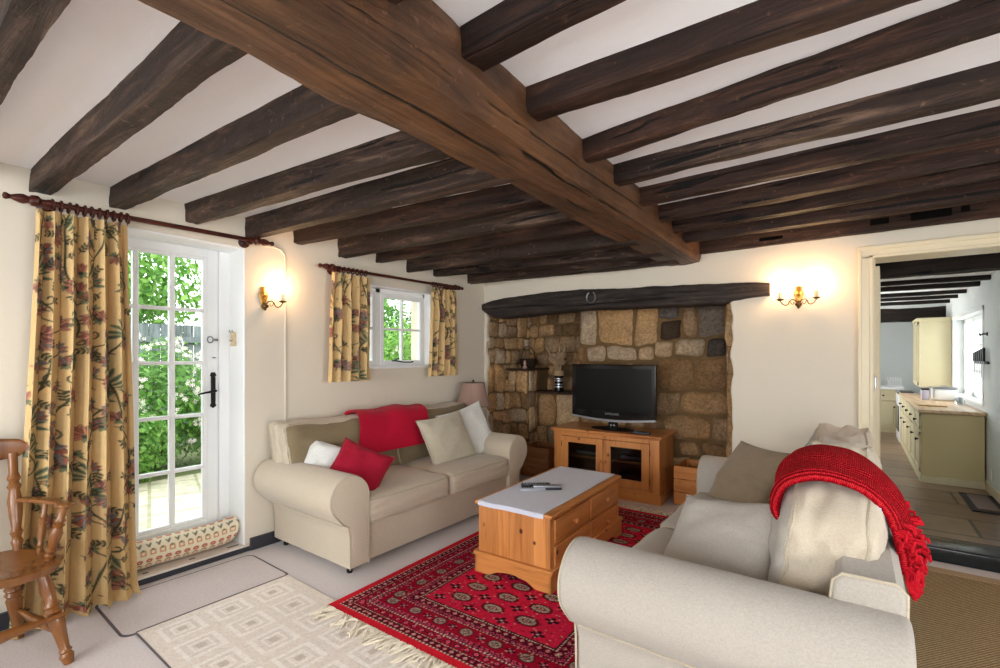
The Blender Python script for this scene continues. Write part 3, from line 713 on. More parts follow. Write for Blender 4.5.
kj = [(4.93, 5.10, 1.985, .10), (6.02, 6.10, 2.038, .045), (6.50, 6.57, 2.038, .045), (7.22, 7.29, 2.038, .045), (7.78, 7.84, 2.038, .045), (8.4, 8.45, 2.038, .045)]
kl = ['heavy dark cross beam just beyond the doorway head in the kitchen', 'kitchen ceiling joist next beyond the heavy cross beam', 'second thin kitchen ceiling joist beyond the heavy cross beam', 'third thin kitchen ceiling joist, halfway to the dark end beam', 'fourth thin kitchen ceiling joist, next to last', 'last thin kitchen ceiling joist before the dark end beam']
for k, (a, b_, zb, wd) in enumerate(kj):
    o = timber((-.72, a), (KX+.01, b_), wd, wd, zb+(-.02 if k == 0 else 0), zb+(.02 if k == 0 else .0), 2.13, 50+k*3.3, 50, .005, mat=M['kjoist'])
    tag(o, kl[k], 'joist', 'kitchen ceiling joists')
o = timber((-.72, 8.75), (KX+.01, 8.8), .2, .2, 1.83, 1.83, 2.02, 91, 40, .01, mat=M['kjoist']); tag(o, 'deep dark end beam above the cream wall cupboard in the kitchen', 'beam')
w = B(); w.box((-.72, 8.80, 1.97), (KX, 8.95, 2.2)); struct(w.build('wall_kitchen_bulkhead', M['kwall'], smooth=False))
window_frame('added_window_6', 7.6, 9.4, .9, 1.85, -.78, 'y')  # unseen window added in the left wall to brighten the kitchen
# base unit run along the right wall
cu = thing('kitchen_unit', 'cream kitchen base unit with wooden worktop under the kitchen window', 'cabinet', (.75, 7.6, .1))
b = B(); b.box((.53, 6.31, .10), (KX-.012, 8.9, .78), .003, 1); b.build('carcass', M['kcream'], cu, smooth=False)
b = B(); b.box((.52, 6.285, .17), (KX-.012, 6.312, .78), .003, 1); b.build('end_panel', M['kcream_d'], cu, smooth=False)
b = B(); b.box((.51, 6.27, .10), (KX-.012, 6.288, .17), .003, 1); b.box((.508, 6.29, .10), (.532, 8.9, .17), .003, 1); b.build('plinth', M['kcream'], cu, smooth=False)
b = B(); b.box((.495, 6.25, .785), (KX-.002, 8.9, .818), .008, 2); b.build('worktop', M['worktop'], cu, smooth=False)
yk = 6.34
for k in range(5):
    y0, y1 = yk+k*.50, yk+k*.50+.48
    for (z0, z1, nm) in ((.61, .77, 'drawer'), (.19, .59, 'door')):
        q = B(); q.box((.514, y0, z0), (.530, y1, z1), .003, 1); q.box((.508, y0, z0), (.520, y0+.05, z1), .003, 1); q.box((.508, y1-.05, z0), (.520, y1, z1), .003, 1); q.box((.508, y0, z1-.04), (.520, y1, z1), .003, 1); q.box((.508, y0, z0), (.520, y1, z0+.04), .003, 1)
        do = q.build(nm, M['kcream'], cu, smooth=False)
        q = B(); zz = (z0+z1)/2 if nm == 'drawer' else z1-.08; yy = (y0+y1)/2 if nm == 'drawer' else y0+.06
        q.lathe([(.006, 0), (.007, .012), (.014, .02), (.013, .028), (0, .031)], T(.508, yy, zz) @ RY(-PI/2), 10); q.build('knob', M['black'], do)
# far units on the left
fu = thing('kitchen_unit', 'cream kitchen base unit with pale worktop far back on the left of the kitchen', 'cabinet', (.1, 10.2, .1))
b = B(); b.box((-.6, 10.0, .1), (.56, 10.5, .80), .004, 1); b.build('carcass', M['kcream'], fu, smooth=False)
b = B(); b.box((-.62, 9.97, .80), (.62, 10.52, .84), .006, 2); b.build('worktop', M['whiteware'], fu, smooth=False)
for k in range(3):
    x0 = -.58+.38*k
    q = B(); q.box((x0, 9.984, .17), (x0+.36, 10.0, .6), .003, 1); q.box((x0+.05, 9.978, .22), (x0+.31, 9.986, .55), .01, 2); do = q.build('door', M['kcream'], fu, smooth=False)
    q = B(); q.lathe([(.006, 0), (.014, .02), (0, .031)], T(x0+.32, 9.984, .52) @ RX(PI/2), 8); q.build('knob', M['black'], do)
    q = B(); q.box((x0, 9.984, .62), (x0+.36, 10.0, .78), .003, 1); do = q.build('drawer', M['kcream'], fu, smooth=False)
    q = B(); q.lathe([(.006, 0), (.014, .02), (0, .031)], T(x0+.18, 9.984, .70) @ RX(PI/2), 8); q.build('knob', M['black'], do)
# narrow dark slot unit (open appliance) between, at the far end of the run
ck = thing('cooker', 'small dark-fronted cooker beyond the far end of the kitchen run', 'cooker', (.7, 9.3, .1))
b = B(); b.box((.50, 8.93, .1), (.71, 9.6, .79), .006, 1); b.build('body', M['whiteware'], ck, smooth=False)
b = B(); b.box((.49, 8.97, .25), (.502, 9.56, .62), .004, 1); b.build('oven_door', M['gloss_black'], ck, smooth=False)
b = B(); b.box((.49, 8.92, .79), (.71, 9.61, .815), .005, 1); 
for (x, y) in ((.60, 9.1), (.60, 9.4)): b.lathe([(.07, 0), (.07, .01), (0, .012)], T(x, y, .814), 14)
b.build('hob', M['gloss_black'], ck)
# wall cupboard / dresser top
wc = thing('wall_cupboard', 'tall cream wall cupboard with glazed front beside the kitchen window', 'cupboard', (.9, 9.2, .94))
b = B(); b.box((.665, 9.02, .94), (KX-.004, 9.62, 1.81), .004, 1); b.build('carcass', M['kcream'], wc, smooth=False)
b = B(); b.box((.64, 9.0, 1.80), (KX-.004, 9.64, 1.84), .008, 2); b.build('cornice', M['kcream'], wc)
for k in range(2):
    y0 = 9.04+.29*k; q = B(); t = .04
    q.box((.648, y0, .96), (.665, y0+t, 1.79), .002, 1); q.box((.648, y0+.28-t, .96), (.665, y0+.28, 1.79), .002, 1); q.box((.648, y0, .96), (.665, y0+.28, 1.0), .002, 1); q.box((.648, y0, 1.75), (.665, y0+.28, 1.79), .002, 1); q.box((.650, y0+.13, .98), (.663, y0+.15, 1.77), .002, 1)
    do = q.build('door', M['kcream'], wc, smooth=False)
    q = B(); q.box((.654, y0+.03, .99), (.657, y0+.25, 1.78)); q.build('pane', M['gloss_black'], do, smooth=False)
wc.location.y -= .72
# things on the worktop
def simple_box(name, lab, cat, lo, hi, mat, bev=.01):
    b = B(); b.box(lo, hi, bev, 2); return tag(b.build(name, mat), lab, cat)
br = thing('bread_bin', 'white enamel bread bin with a grey lid on the kitchen worktop', 'bread bin', (.83, 7.7, .818))
b = B(); b.box((.735, 7.6, .8185), (.945, 7.85, .955), .02, 3); b.build('body', M['whiteware'], br)
b = B(); b.box((.730, 7.595, .955), (.950, 7.855, .978), .010, 3); b.tube([(.81, 7.72, .977), (.82, 7.72, .99), (.86, 7.72, .99), (.87, 7.72, .977)], .004, 6); b.build('lid', M['steel'], br)
tc_ = simple_box('tea_caddy', 'small lilac caddy beside the white bread bin on the kitchen worktop', 'caddy', (.63, 7.6, .8185), (.70, 7.68, .94), M['lilac'])
b = B(); b.box((.628, 7.598, .940), (.702, 7.682, .958), .005, 2); b.build('lid', M['gloss_black'], tc_)
b2 = B(); b2.box((.53, 6.7, .8185), (.76, 7.3, .832), .004); tag(b2.build('chopping_board', M['worktop']), 'wooden chopping board lying flat on the kitchen worktop near its front edge', 'board')
fl = B()
fl.lathe([(.03, 0), (.045, .03), (.035, .07), (.03, .075)], T(.90, 7.1, .8185), 12)
kp = tag(fl.build('glass_jar', m_glass('jar_glass', (.80, .86, .92))), 'bluish glass jar on the worktop below the kitchen window', 'jar')
dr = thing('dish_rack', 'white wire dish rack on the far kitchen worktop', 'rack', (.5, 10.2, .84))
b = B()
for z in (.85, .95): b.tube([(.42, 10.1, z), (.6, 10.1, z), (.6, 10.35, z), (.42, 10.35, z)], .006, 6, True)
for k in range(6):
    x = .43+.032*k; b.tube([(x, 10.1, .85), (x, 10.1, .99), (x+.01, 10.22, .88), (x, 10.35, .99), (x, 10.35, .85)], .004, 5)
b.build('wire_frame', M['whiteware'], dr)
kr = thing('knife_rack', 'black magnetic bar holding knives on the kitchen wall right of the window', 'knife rack', (KX-.01, 6.4, 1.27))
b = B(); b.box((KX-.022, 6.15, 1.27), (KX-.001, 6.72, 1.295), .004, 1); b.build('bar', M['black'], kr)
KL = ['kitchen knife nearest the doorway on the wall rack', 'kitchen knife second from the doorway on the wall rack', 'kitchen knife third from the doorway on the wall rack', 'kitchen knife fourth from the doorway on the wall rack', 'kitchen knife next to last towards the window on the wall rack', 'kitchen knife closest to the window on the wall rack']
for k in range(6):
    y = 6.20+.085*k; b = B()
    b.box((KX-.042, y, 1.296), (KX-.022, y+.030, 1.42-.008*k), .004, 2); ko = tag(b.build('kitchen_knife', M['black']), KL[k], 'knife', 'knives on the kitchen wall rack')
    b = B(); b.prism([(y+.002, 1.296), (y+.026, 1.296), (y+.026, 1.16+.01*k), (y+.006, 1.12+.012*k)], 'x', KX-.034, KX-.031); b.build('blade', M['steel'], ko, smooth=False)
b = B(); b.tube([(KX-.003, 6.25, 1.55), (KX-.03, 6.25, 1.55), (KX-.045, 6.28, 1.54), (KX-.045, 6.31, 1.555)], .007, 6); b.lathe([(.02, 0), (.018, .006), (0, .008)], T(KX-.001, 6.25, 1.55) @ RY(-PI/2), 10)
tag(b.build('wall_hook', M['black']), 'dark metal coat hook on the kitchen wall above the knives', 'hook')
b = B(); b.box((KX-.010, 6.50, .20), (KX-.0005, 6.57, .32), .003, 1)
b = B(); b.box((KX-.010, 6.05, .23), (KX-.0005, 6.12, .33), .003, 1); tag(b.build('wall_socket', M['whiteware']), 'small white socket plate low on the kitchen wall', 'socket')
b = B(); b.prism([(.75, 5.34), (.75, 5.98), (.965, 5.98), (.965, 5.34)], 'z', .1005, .112, .003)
km = tag(b.build('kitchen_doormat', M['kmat_edge'], smooth=False), 'dark brown doormat with black border on the kitchen flagstones', 'mat')
b = B(); b.box((.79, 5.39, .1121), (.925, 5.93, .118), .003); b.build('pile', M['kmat'], km, smooth=False)
# ================================================================== LAMPS, CURTAINS, FIREPLACE THINGS
BULBS = []
def bulb_candle(parent, p, bulbname='bulb'):
    """ivory candle tube on a drip pan with a lit candle bulb; p = centre of the pan"""
    x, y, z = p
    b = B(); b.lathe([(.0, -.006), (.012, -.004), (.026, .004), (.028, .008), (.012, .006), (.012, .012)], T(x, y, z), 16); b.build('drip_pan', M['brass_d'], parent)
    b = B(); b.lathe([(.0135, .006), (.0145, .04), (.0138, .062), (.008, .064)], T(x, y, z), 14); b.build('candle_tube', M['candle'], parent)
    b = B(); b.lathe([(.006, .064), (.013, .078), (.015, .092), (.011, .108), (.004, .124), (0, .128)], T(x, y, z), 14); b.build(bulbname, M['bulb'], parent)
def sconce(name, label, base, nrm, arms):
    """base = point on the wall at plate centre; nrm = outward wall normal; arms = list of side offsets"""
    t = thing(name, label, 'wall lamp', base); N_ = Vector(nrm); S = Vector((0,0,1)).cross(N_); C0 = Vector(base)
    m = Matrix((( S.x, N_.x, 0, C0.x), (S.y, N_.y, 0, C0.y), (0, 0, 1, C0.z), (0, 0, 0, 1)))
    # cartouche shaped back plate
    out = [(0, .095), (.018, .090), (.026, .076), (.020, .066), (.030, .050), (.034, .028), (.026, .008), (.018, -.016), (.014, -.040), (.020, -.052), (.012, -.066), (0, -.072)]
    poly = [(x, z) for x, z in out] + [(-x, z) for x, z in out[-2:0:-1]]
    b = B(); b.prism(poly, 'y', .0, .010, .004, m, 2)
    b.lathe([(.0, .0), (.018, .004), (.020, .012), (.010, .018), (0, .02)], m @ T(0, .008, .035) @ RX(-PI/2), 14)
    b.build('back_plate', M['brass'], t)
    b = B(); b.lathe([(.0, -.035), (.008, -.03), (.010, -.018), (.022, -.008), (.024, .004), (.012, .012), (.014, .022), (.0, .03)], m @ T(0, .030, -.045), 14)
    b.build('boss', M['brass_d'], t)
    for s in arms:
        b = B(); sg = math.copysign(1, s) if s else 0; a = abs(s)
        if sg: 
            P = [(.010, .03, -.03), (.022, .035, -.012), (.040, .042, -.008), (.052, .048, -.022), (.058, .055, -.045), (.072, .06, -.052), (.090, .064, -.042), (.104, .066, -.018)]
            P = [(sg*x*(a/.104), y, z) for x, y, z in P]
            Q = [(sg*x, y, z) for x, y, z in [(.052, .048, -.022), (.045, .046, -.040), (.034, .044, -.046), (.026, .043, -.036), (.032, .043, -.028)]]
            b.tube([m @ Vector(q) for q in P], .0042, 8); b.tube([m @ Vector(q) for q in Q], .003, 6); end = P[-1]
        b.build('arm', M['brass_d'], t)
        bulb_candle(t, m @ Vector((end[0], end[1], end[2]+.006)))
        BULBS.append(tuple(m @ Vector((end[0], end[1]+.004, end[2]+.118))))
    return t
sconce('wall_sconce', 'brass wall sconce with two lit candle bulbs right of the fireplace beam', (-.345, YF, 1.78), (0,-1,0), (-.115, .115))
sconce('wall_sconce', 'brass wall sconce with a lit candle bulb between the french door and small window', (XL, 1.725, 1.745), (1,0,0), (.11,))
# painted cable running down the wall by the sconce
b = B(); b.tube([(XL+.006, 1.735, 2.128), (XL+.006, 1.80, 2.132), (XL+.006, 1.855, 2.12), (XL+.006, 1.885, 2.08), (XL+.006, 1.888, 1.9), (XL+.006, 1.888, .6)], .0055, 8)
tag(b.build('wall_cable', M['wall']), 'cream painted cable running up the wall beside the single sconce', 'cable')

# ---- table lamp in the far left corner, on a small side table
lt = thing('side_table', 'small dark side table in the corner behind the far sofa arm', 'table', (-3.165, 3.90, 0))
b = B(); b.lathe([(.0, .50), (.16, .50), (.17, .51), (.17, .525), (.16, .535), (0, .535)], T(-3.165, 3.90, 0), 28); b.build('tabletop', M['joist_r'], lt)
b = B(); b.lathe([(.03, .05), (.022, .12), (.03, .25), (.02, .40), (.05, .50)], T(-3.165, 3.90, 0), 16); b.build('pedestal', M['joist_r'], lt)
for k in range(3):
    a = k*2*PI/3+.3; b = B(); b.tube([(-3.165+.02*math.cos(a), 3.90+.02*math.sin(a), .10), (-3.165+.1*math.cos(a), 3.90+.1*math.sin(a), .07), (-3.165+.17*math.cos(a), 3.90+.17*math.sin(a), .015)], [.018, .016, .014]); b.build('leg', M['joist_r'], lt)
LX, LY = -3.165, 3.80
la = thing('table_lamp', 'table lamp with a dusky pink flared shade in the corner behind the sofa', 'lamp', (LX, LY, .535))
b = B(); b.lathe([(.0, .0), (.066, .0), (.068, .012), (.04, .025), (.022, .05), (.034, .09), (.040, .13), (.026, .18), (.016, .22), (.020, .25), (.012, .27), (.009, .32), (.0, .33)], T(LX, LY, .535), 22); b.build('base', M['gloss_black'], la)
b = B()
def shd(u, v):
    a = 2*PI*u; r = .118 + .066*(1-v)**1.6; r *= 1 + .012*abs(math.cos(3*a))
    return (LX+r*math.cos(a), LY+r*math.sin(a), .835+.235*v)
b.grid(shd, 48, 12, cu=True); b.grid(lambda u, v: tuple(Vector(shd(u, v)) + Vector((LX-shd(u, v)[0], LY-shd(u, v)[1], 0))*.02), 48, 12, cu=True)
sh_ = b.build('lamp_shade', M['shade'], la, angle=80)
b = B()
for vv in (0, 1): b.tube([shd(i/48, vv) for i in range(48)], .004, 6, True)
for k in range(6): b.tube([shd((k+.0)/6, i/8) for i in range(9)], .002, 5)
b.build('trim_braid', M['piping_d'], sh_)
b = B(); b.tube([(LX, LY, .84), (LX, LY, 1.075)], .003, 6); b.lathe([(.0, 0), (.010, .004), (.006, .012), (.009, .022), (.004, .03), (0, .032)], T(LX, LY, 1.072), 10)
b.tube([(LX-.11, LY, 1.068), (LX+.11, LY, 1.068)], .002, 5); b.build('finial', M['black'], la)

# ---- painted fabric canvases: numpy colour fields sampled one value per mesh vertex
class Canvas:
    def __init__(s, w, h, res, bg):
        s.res = res; s.nx = int(round(w/res))+1; s.ny = int(round(h/res))+1; s.w = w; s.h = h
        s.X, s.Y = np.meshgrid(np.linspace(0, w, s.nx), np.linspace(0, h, s.ny)); s.c = np.empty((s.ny, s.nx, 3)); s.c[:] = bg
    def win(s, x0, x1, y0, y1):
        i0 = max(0, int(x0/s.w*(s.nx-1))); i1 = min(s.nx, int(x1/s.w*(s.nx-1))+2); j0 = max(0, int(y0/s.h*(s.ny-1))); j1 = min(s.ny, int(y1/s.h*(s.ny-1))+2)
        return (slice(j0, j1), slice(i0, i1)) if i1 > i0 and j1 > j0 else None
    def blend(s, w, m, col):
        s.c[w] = s.c[w]*(1-m[..., None]) + np.array(col)*m[..., None]
    def disc(s, x, y, rx, ry, a, col, soft=None):
        r = max(rx, ry)+.01; w = s.win(x-r, x+r, y-r, y+r)
        if not w: return
        X, Y = s.X[w]-x, s.Y[w]-y; c, n = math.cos(a), math.sin(a); U, V = (X*c+Y*n)/rx, (-X*n+Y*c)/ry
        d = (1-np.sqrt(U*U+V*V))*min(rx, ry); s.blend(w, np.clip(d/(soft or s.res)+.5, 0, 1), col)
    def leaf(s, x, y, l, wd, a, col):
        """pointed leaf from (x,y) outwards at angle a"""
        r = l+.01; w = s.win(x-r, x+r, y-r, y+r)
        if not w: return
        X, Y = s.X[w]-x, s.Y[w]-y; c, n = math.cos(a), math.sin(a); U, V = (X*c+Y*n)/l, (-X*n+Y*c)
        half = wd*np.sin(np.pi*np.clip(U, 0, 1))**.8; d = np.where((U > 0) & (U < 1), half-np.abs(V), -1)
        s.blend(w, np.clip(d/s.res+.5, 0, 1)*((U > 0) & (U < 1)), col)
    def stroke(s, pts, r, col):
        for (x0, y0), (x1, y1) in zip(pts, pts[1:]):
            w = s.win(min(x0, x1)-r-.01, max(x0, x1)+r+.01, min(y0, y1)-r-.01, max(y0, y1)+r+.01)
            if not w: continue
            dx, dy = x1-x0, y1-y0; L2 = dx*dx+dy*dy+1e-12; t = np.clip(((s.X[w]-x0)*dx+(s.Y[w]-y0)*dy)/L2, 0, 1)
            d = np.hypot(s.X[w]-x0-t*dx, s.Y[w]-y0-t*dy); s.blend(w, np.clip((r-d)/s.res+.5, 0, 1), col)
    def flat(s):
        return np.concatenate([s.c.reshape(-1, 3), np.ones((s.nx*s.ny, 1))], 1)
GOLD = lin((208, 176, 124)); VINE = lin((62, 64, 44)); RUST = lin((158, 92, 70)); SLATE = lin((120, 126, 124)); PINK = lin((186, 128, 100)); SAGE = lin((112, 118, 86)); PLUM = lin((122, 80, 72)); DKG = lin((60, 64, 54))
def floral(w, h, res, seed, s=1.0, bg=GOLD):
    r = random.Random(seed); c = Canvas(w, h, res, bg)
    def flower(x, y, R_, a):
        base, tip = r.choice([(RUST, PINK), (SLATE, RUST), (RUST, SLATE), (PLUM, PINK), (PINK, SLATE)])
        n = r.choice((5, 7, 7))
        for k in range(n):
            q = a + (k-(n-1)/2)*(.42 if n == 7 else .55); L = R_*(1-.06*abs(k-(n-1)/2))
            c.leaf(x, y, L*1.04, R_*.21, q, DKG if r.random() < .5 else PLUM); c.leaf(x, y, L, R_*.17, q, base if k % 2 else tip)
            c.stroke([(x+math.cos(q)*R_*.25, y+math.sin(q)*R_*.25), (x+math.cos(q)*R_*.8, y+math.sin(q)*R_*.8)], res*.55, PLUM)
        for k in range(3): c.leaf(x, y, R_*.5, R_*.12, a+PI+(k-1)*.7, SAGE)
        c.disc(x, y, R_*.15, R_*.15, 0, DKG)
    def sprig(x, y, a, n=5):
        q = [(x+math.cos(a)*.016*s*k, y+math.sin(a)*.016*s*k) for k in range(n+1)]; c.stroke(q, .0022*s, VINE)
        for k in range(1, n+1):
            for sg in (-1, 1): c.leaf(q[k][0], q[k][1], .024*s, .0055*s, a+sg*.9, VINE)
    def curl(x, y, a, R_, sg):
        pts = []; 
        for k in range(26):
            t = k/25; rr = R_*(1-t*.8); ang = a + sg*t*5.2; pts.append((x+math.cos(a)*R_ - math.cos(a+sg*t*5.2)*rr, y+math.sin(a)*R_ - math.sin(ang)*rr))
        c.stroke(pts, .003*s, VINE)
    # climbing vines
    nv = max(1, int(round(w/(.24*s))))
    for i in range(nv):
        x0 = (i+.5)*w/nv; ph = r.random()*6.28
        pts = [(x0 + .085*s*math.sin(y/(.145*s)+ph)+.02*s*math.sin(y/(.06*s)), y) for y in np.arange(-.05, h+.05, .012)]
        c.stroke(pts, .0042*s, VINE)
        y = r.random()*.1*s
        while y < h:
            x = x0 + .085*s*math.sin(y/(.145*s)+ph); sg = r.choice((-1, 1)); kind = r.random()
            if kind < .5:
                L = .075*s; a = (PI/2 if r.random() < .6 else -PI/2) + sg*r.uniform(.2, .9)*-1; fx, fy = x+sg*.075*s, y+.045*s
                c.stroke([(x, y), (x+sg*.03*s, y+.012*s), (x+sg*.055*s, y+.026*s), (fx, fy)], .0032*s, VINE); flower(fx, fy, r.uniform(.050, .072)*s, a if r.random() < .8 else a+1)
            elif kind < .72: curl(x, y, r.uniform(0, 6.28), .030*s, sg)
            elif kind < .88: sprig(x+sg*.01, y, (0 if sg > 0 else PI)+r.uniform(-.6, .6))
            else:
                for k in range(5):
                    q = (0 if sg > 0 else PI) + sg*(.9-.35*k); c.leaf(x+sg*.01*k, y-.01*k, .085*s, .011*s, q+sg*.3, SAGE); c.leaf(x+sg*.01*k, y-.01*k, .08*s, .003*s, q+sg*.3, DKG)
            y += r.uniform(.036, .062)*s
    for k in range(int(w*h/(.012*s*s))):
        x, y = r.random()*w, r.random()*h
        if r.random() < .5: c.disc(x, y, .008*s, .006*s, r.random()*3, r.choice((PINK, SAGE, RUST)))
        else: sprig(x, y, r.random()*6.28, 3)
    return c
def curtain(name, label, y0, y1, z0, z1, x0, seed, nf, amp, fab_w, res, group=None, spread=0, flare=None, pool=False, hem=.0):
    t = thing(name, label, 'curtain', (x0, (y0+y1)/2, z1), 0, group)
    c = floral(fab_w, z1-z0+(.08 if pool else 0), res, seed); nu, nv = c.nx, c.ny; rr = random.Random(seed)
    fw = [rr.uniform(.75, 1.3) for _ in range(nf)]; tot = sum(fw); edges = [0]
    for f in fw: edges.append(edges[-1]+f/tot)
    pos = np.empty((nv, nu, 3))
    for j in range(nv):
        v = j/(nv-1); zt = v   # v=0 bottom
        for i in range(nu):
            u = i/(nu-1)
            k = max(q for q in range(nf) if edges[q] <= u+1e-9); f = (u-edges[k])/(edges[k+1]-edges[k])
            A = amp*(.45+.55*min(1, (1-v)*2.2+.25))*(.8+.4*((k*37) % 5)/4)
            wave = math.sin(2*PI*f)
            sm = math.copysign(abs(wave)**.8, wave)
            x = x0 + A*sm + .012*ns(u*9, v*3, seed) + .006*ns(u*30, v*8, seed)
            lo = y0 - spread*(1-v)**1.3; hi = y1 + (flare or 0)*(1-v)
            y = lo + (hi-lo)*u + .35*A*math.sin(4*PI*f)*.5 + .010*ns(u*4, v*2.5, seed+9)
            z = z0 + (z1-z0)*v
            if pool:
                L = (z1-z0+.08)*v; z = z0 + max(0, L-.08) 
                if L < .14:
                    q = (.14-L)/.14; z = z0 + .006 + .13*(1-q)**1.5*.55; x += .05*q*q + .015*math.sin(u*26)*q
                    z += .010*abs(math.sin(u*31))*q
                else: z = z0 + .006 + .0715 + (z1-z0-.0775)*(L-.14)/(z1-z0+.08-.14)
            if v > .975: x += .006*math.sin(u*nf*2*PI*3)
            pos[j, i] = (x, y, z)
    vs = pos.reshape(-1, 3).tolist(); fs = [(j*nu+i, j*nu+i+1, (j+1)*nu+i+1, (j+1)*nu+i) for j in range(nv-1) for i in range(nu-1)]
    b = B(); b.v = vs; b.f = fs
    cl = b.build('curtain_cloth', M['curtain'], t, colors=c.flat(), angle=180)
    # heading tape standing above
    return t
def rail(name, label, y0, y1, x, z, r=.014, slope=.008, rings=()):
    t = thing(name, label, 'curtain rail', (x, (y0+y1)/2, z)); zz = lambda y: z + slope*(y-y0)
    b = B(); b.tube([(x, y0+.12, zz(y0+.12)), (x, y1-.12, zz(y1-.12))], r, 14); b.build('pole', M['rod'], t)
    for a, s in ((y0, 1), (y1, -1)):
        b = B(); b.turned((x, a, zz(a)), (x, a+s*.14, zz(a)), [(0, 0), (.014, .03), (.017, .10), (.012, .17), (.010, .22), (.014, .27), (.022, .42), (.024, .52), (.017, .66), (.026, .72), (.028, .80), (.028, .90), (.018, .97), (.015, 1)], 18); b.build('finial', M['rod'], t)
    for a in (y0+.17, y1-.16):
        b = B(); b.turned((XL+.001, a, zz(a)-.005), (x, a, zz(a)-.005), [(.036, 0), (.036, .12), (.016, .25), (.014, .7), (.024, .85), (.024, 1)], 16); b.build('bracket', M['rod'], t)
    return t, zz
def rings(ys, x, zf, lab, grp, rr=.026):
    for k, y in enumerate(ys):
        b = B(); tl = .25*((k*7) % 5-2)/2
        b.tube([(x+rr*math.cos(a), y+rr*math.sin(a)*tl*.5, zf(y)-.006+rr*math.sin(a)) for a in [i*2*PI/20 for i in range(20)]], .0055, 8, True)
        b.tube([(x, y, zf(y)-.006-rr-.003), (x, y, zf(y)-.006-rr-.016)], .002, 5)
        tag(b.build('curtain_ring', M['rod']), lab, 'curtain ring', grp)
t, zf = rail('curtain_rail', 'long mahogany curtain rail with turned finials over the french door', .418, 1.75, -3.275, 2.118, .014, .009)
rings([.60+.031*i for i in range(11)], -3.275, zf, 'one of the wooden rings bunched on the rail above the floor-length curtain', 'rings of the floor-length curtain')
curtain('floor_curtain', 'floor-length gold curtain with vine and flower print beside the french door', .535, .905, 0.002, 2.078, -3.265, 5, 6, .050, 1.00, .0042, spread=.10, flare=.055, pool=True)
t, zf2 = rail('curtain_rail', 'short mahogany curtain rail over the small window', 2.10, 3.765, -3.275, 2.037, .012, .004)
rings([2.24+.042*i for i in range(8)], -3.275, zf2, 'one of the rings holding the left curtain of the small window', 'rings of the left short curtain', .021)
rings([3.33+.040*i for i in range(8)], -3.275, zf2, 'one of the rings holding the right curtain of the small window', 'rings of the right short curtain', .021)
curtain('short_curtain', 'short gold floral curtain left of the small window', 2.205, 2.575, 1.142, 2.000, -3.27, 21, 5, .030, .78, .0055, 'short curtains of the small window', spread=.03, flare=.0)
curtain('short_curtain', 'short gold floral curtain right of the small window', 3.30, 3.655, 1.150, 2.005, -3.27, 33, 5, .026, .72, .0055, 'short curtains of the small window', spread=.05, flare=.02)

# ---- draught excluder along the door
ex = B(); c = Canvas(.66, .54, .0045, lin((226, 214, 184)))
for k in range(60):
    for row, (yy, kind) in enumerate([(.02+.05*q, (0, 2, 1)[q % 3]) for q in range(11)]):
        x = .03+.050*k+.02*(row % 2)
        if x > .64: continue
        if kind == 0: c.disc(x, yy, .017, .014, 0, lin((176, 70, 56))); c.disc(x, yy, .008, .006, 0, lin((214, 160, 130)))
        elif kind == 1: c.leaf(x, yy-.02, .045, .006, PI/2-.5, lin((104, 112, 104))); c.leaf(x+.01, yy-.02, .04, .005, PI/2+.5, lin((120, 104, 92)))
        else:
            c.stroke([(x-.012, yy-.012), (x-.012, yy+.012), (x+.012, yy+.012), (x+.012, yy-.012), (x-.012, yy-.012)], .0035, lin((196, 128, 84))); c.disc(x, yy+.016, .008, .006, 0, lin((90, 108, 80)))
n1, n2 = c.nx, c.ny
def exf(u, v):
    a = 2*PI*v-.5; r = .084*(1+.05*ns(u*5, math.cos(a), math.sin(a)))*(min(1, (min(u, 1-u)*22+.04))**.4 if min(u, 1-u) < .045 else 1)
    y = .93 + .66*u + .0; return (-3.488+.03*(u-.5)+r*math.cos(a)*.92, y + .02*math.sin(a)*(1 if u > .9 else 0), .052+.082+r*math.sin(a)*(1.0 if math.sin(a) > 0 else .96) + .035*max(0, u-.75)*2)
ex.grid(exf, n1, n2)
eo = ex.build('draught_excluder', M['excl'], colors=c.flat(), angle=180)
tag(eo, 'stuffed sausage draught excluder with printed rows lying on the french door threshold', 'draught excluder')

# ---- television on a pine cabinet
tvc = thing('tv_cabinet', 'orange pine television cabinet with two glazed doors in front of the fireplace', 'cabinet', (-1.96, 4.55, 0), R(.0))
# local frame: x along the front (0..1.06), y into the depth
CM = T(-2.478, 4.268, 0) @ RZ(R(2.6)); CW, CD, CH = 1.06, .50, .62
def cb(name, boxes, mat, parent=tvc, bev=.004, seg=2):
    b = B()
    for lo, hi in boxes: b.box(lo, hi, bev, seg, CM)
    return b.build(name, mat, parent, smooth=False)
cb('top', [((-.028, -.028, CH-.026), (CW+.028, CD+.01, CH))], M['pine_x'], bev=.009)
cb('moulding', [((-.012, -.012, CH-.040), (CW+.012, CD, CH-.026))], M['pine_x'], bev=.005)
cb('side_panel', [((0, .02, .02), (.022, CD, CH-.03))], M['pine_vy']); cb('side_panel', [((CW-.022, .02, .02), (CW, CD, CH-.03))], M['pine_vy'])
cb('back_panel', [((.02, CD-.012, .02), (CW-.02, CD, CH-.03))], M['pine_dull'])
cb('face_frame', [((0, 0, .02), (.085, .022, CH-.04)), ((CW-.085, 0, .02), (CW, .022, CH-.04)), ((.085, 0, CH-.075), (CW-.085, .022, CH-.04)), ((.085, 0, .02), (CW-.085, .022, .115))], M['pine_vy'], bev=.002, seg=1)
cb('plinth', [((-.022, -.022, 0), (CW+.022, .02, .085)), ((CW-.0, -.02, 0), (CW+.022, CD, .085)), ((-.022, -.02, 0), (0, CD, .085)), ((-.014, -.014, .085), (CW+.014, .01, .100)), ((CW-.002, -.01, .085), (CW+.014, CD, .100))], M['pine_x'])
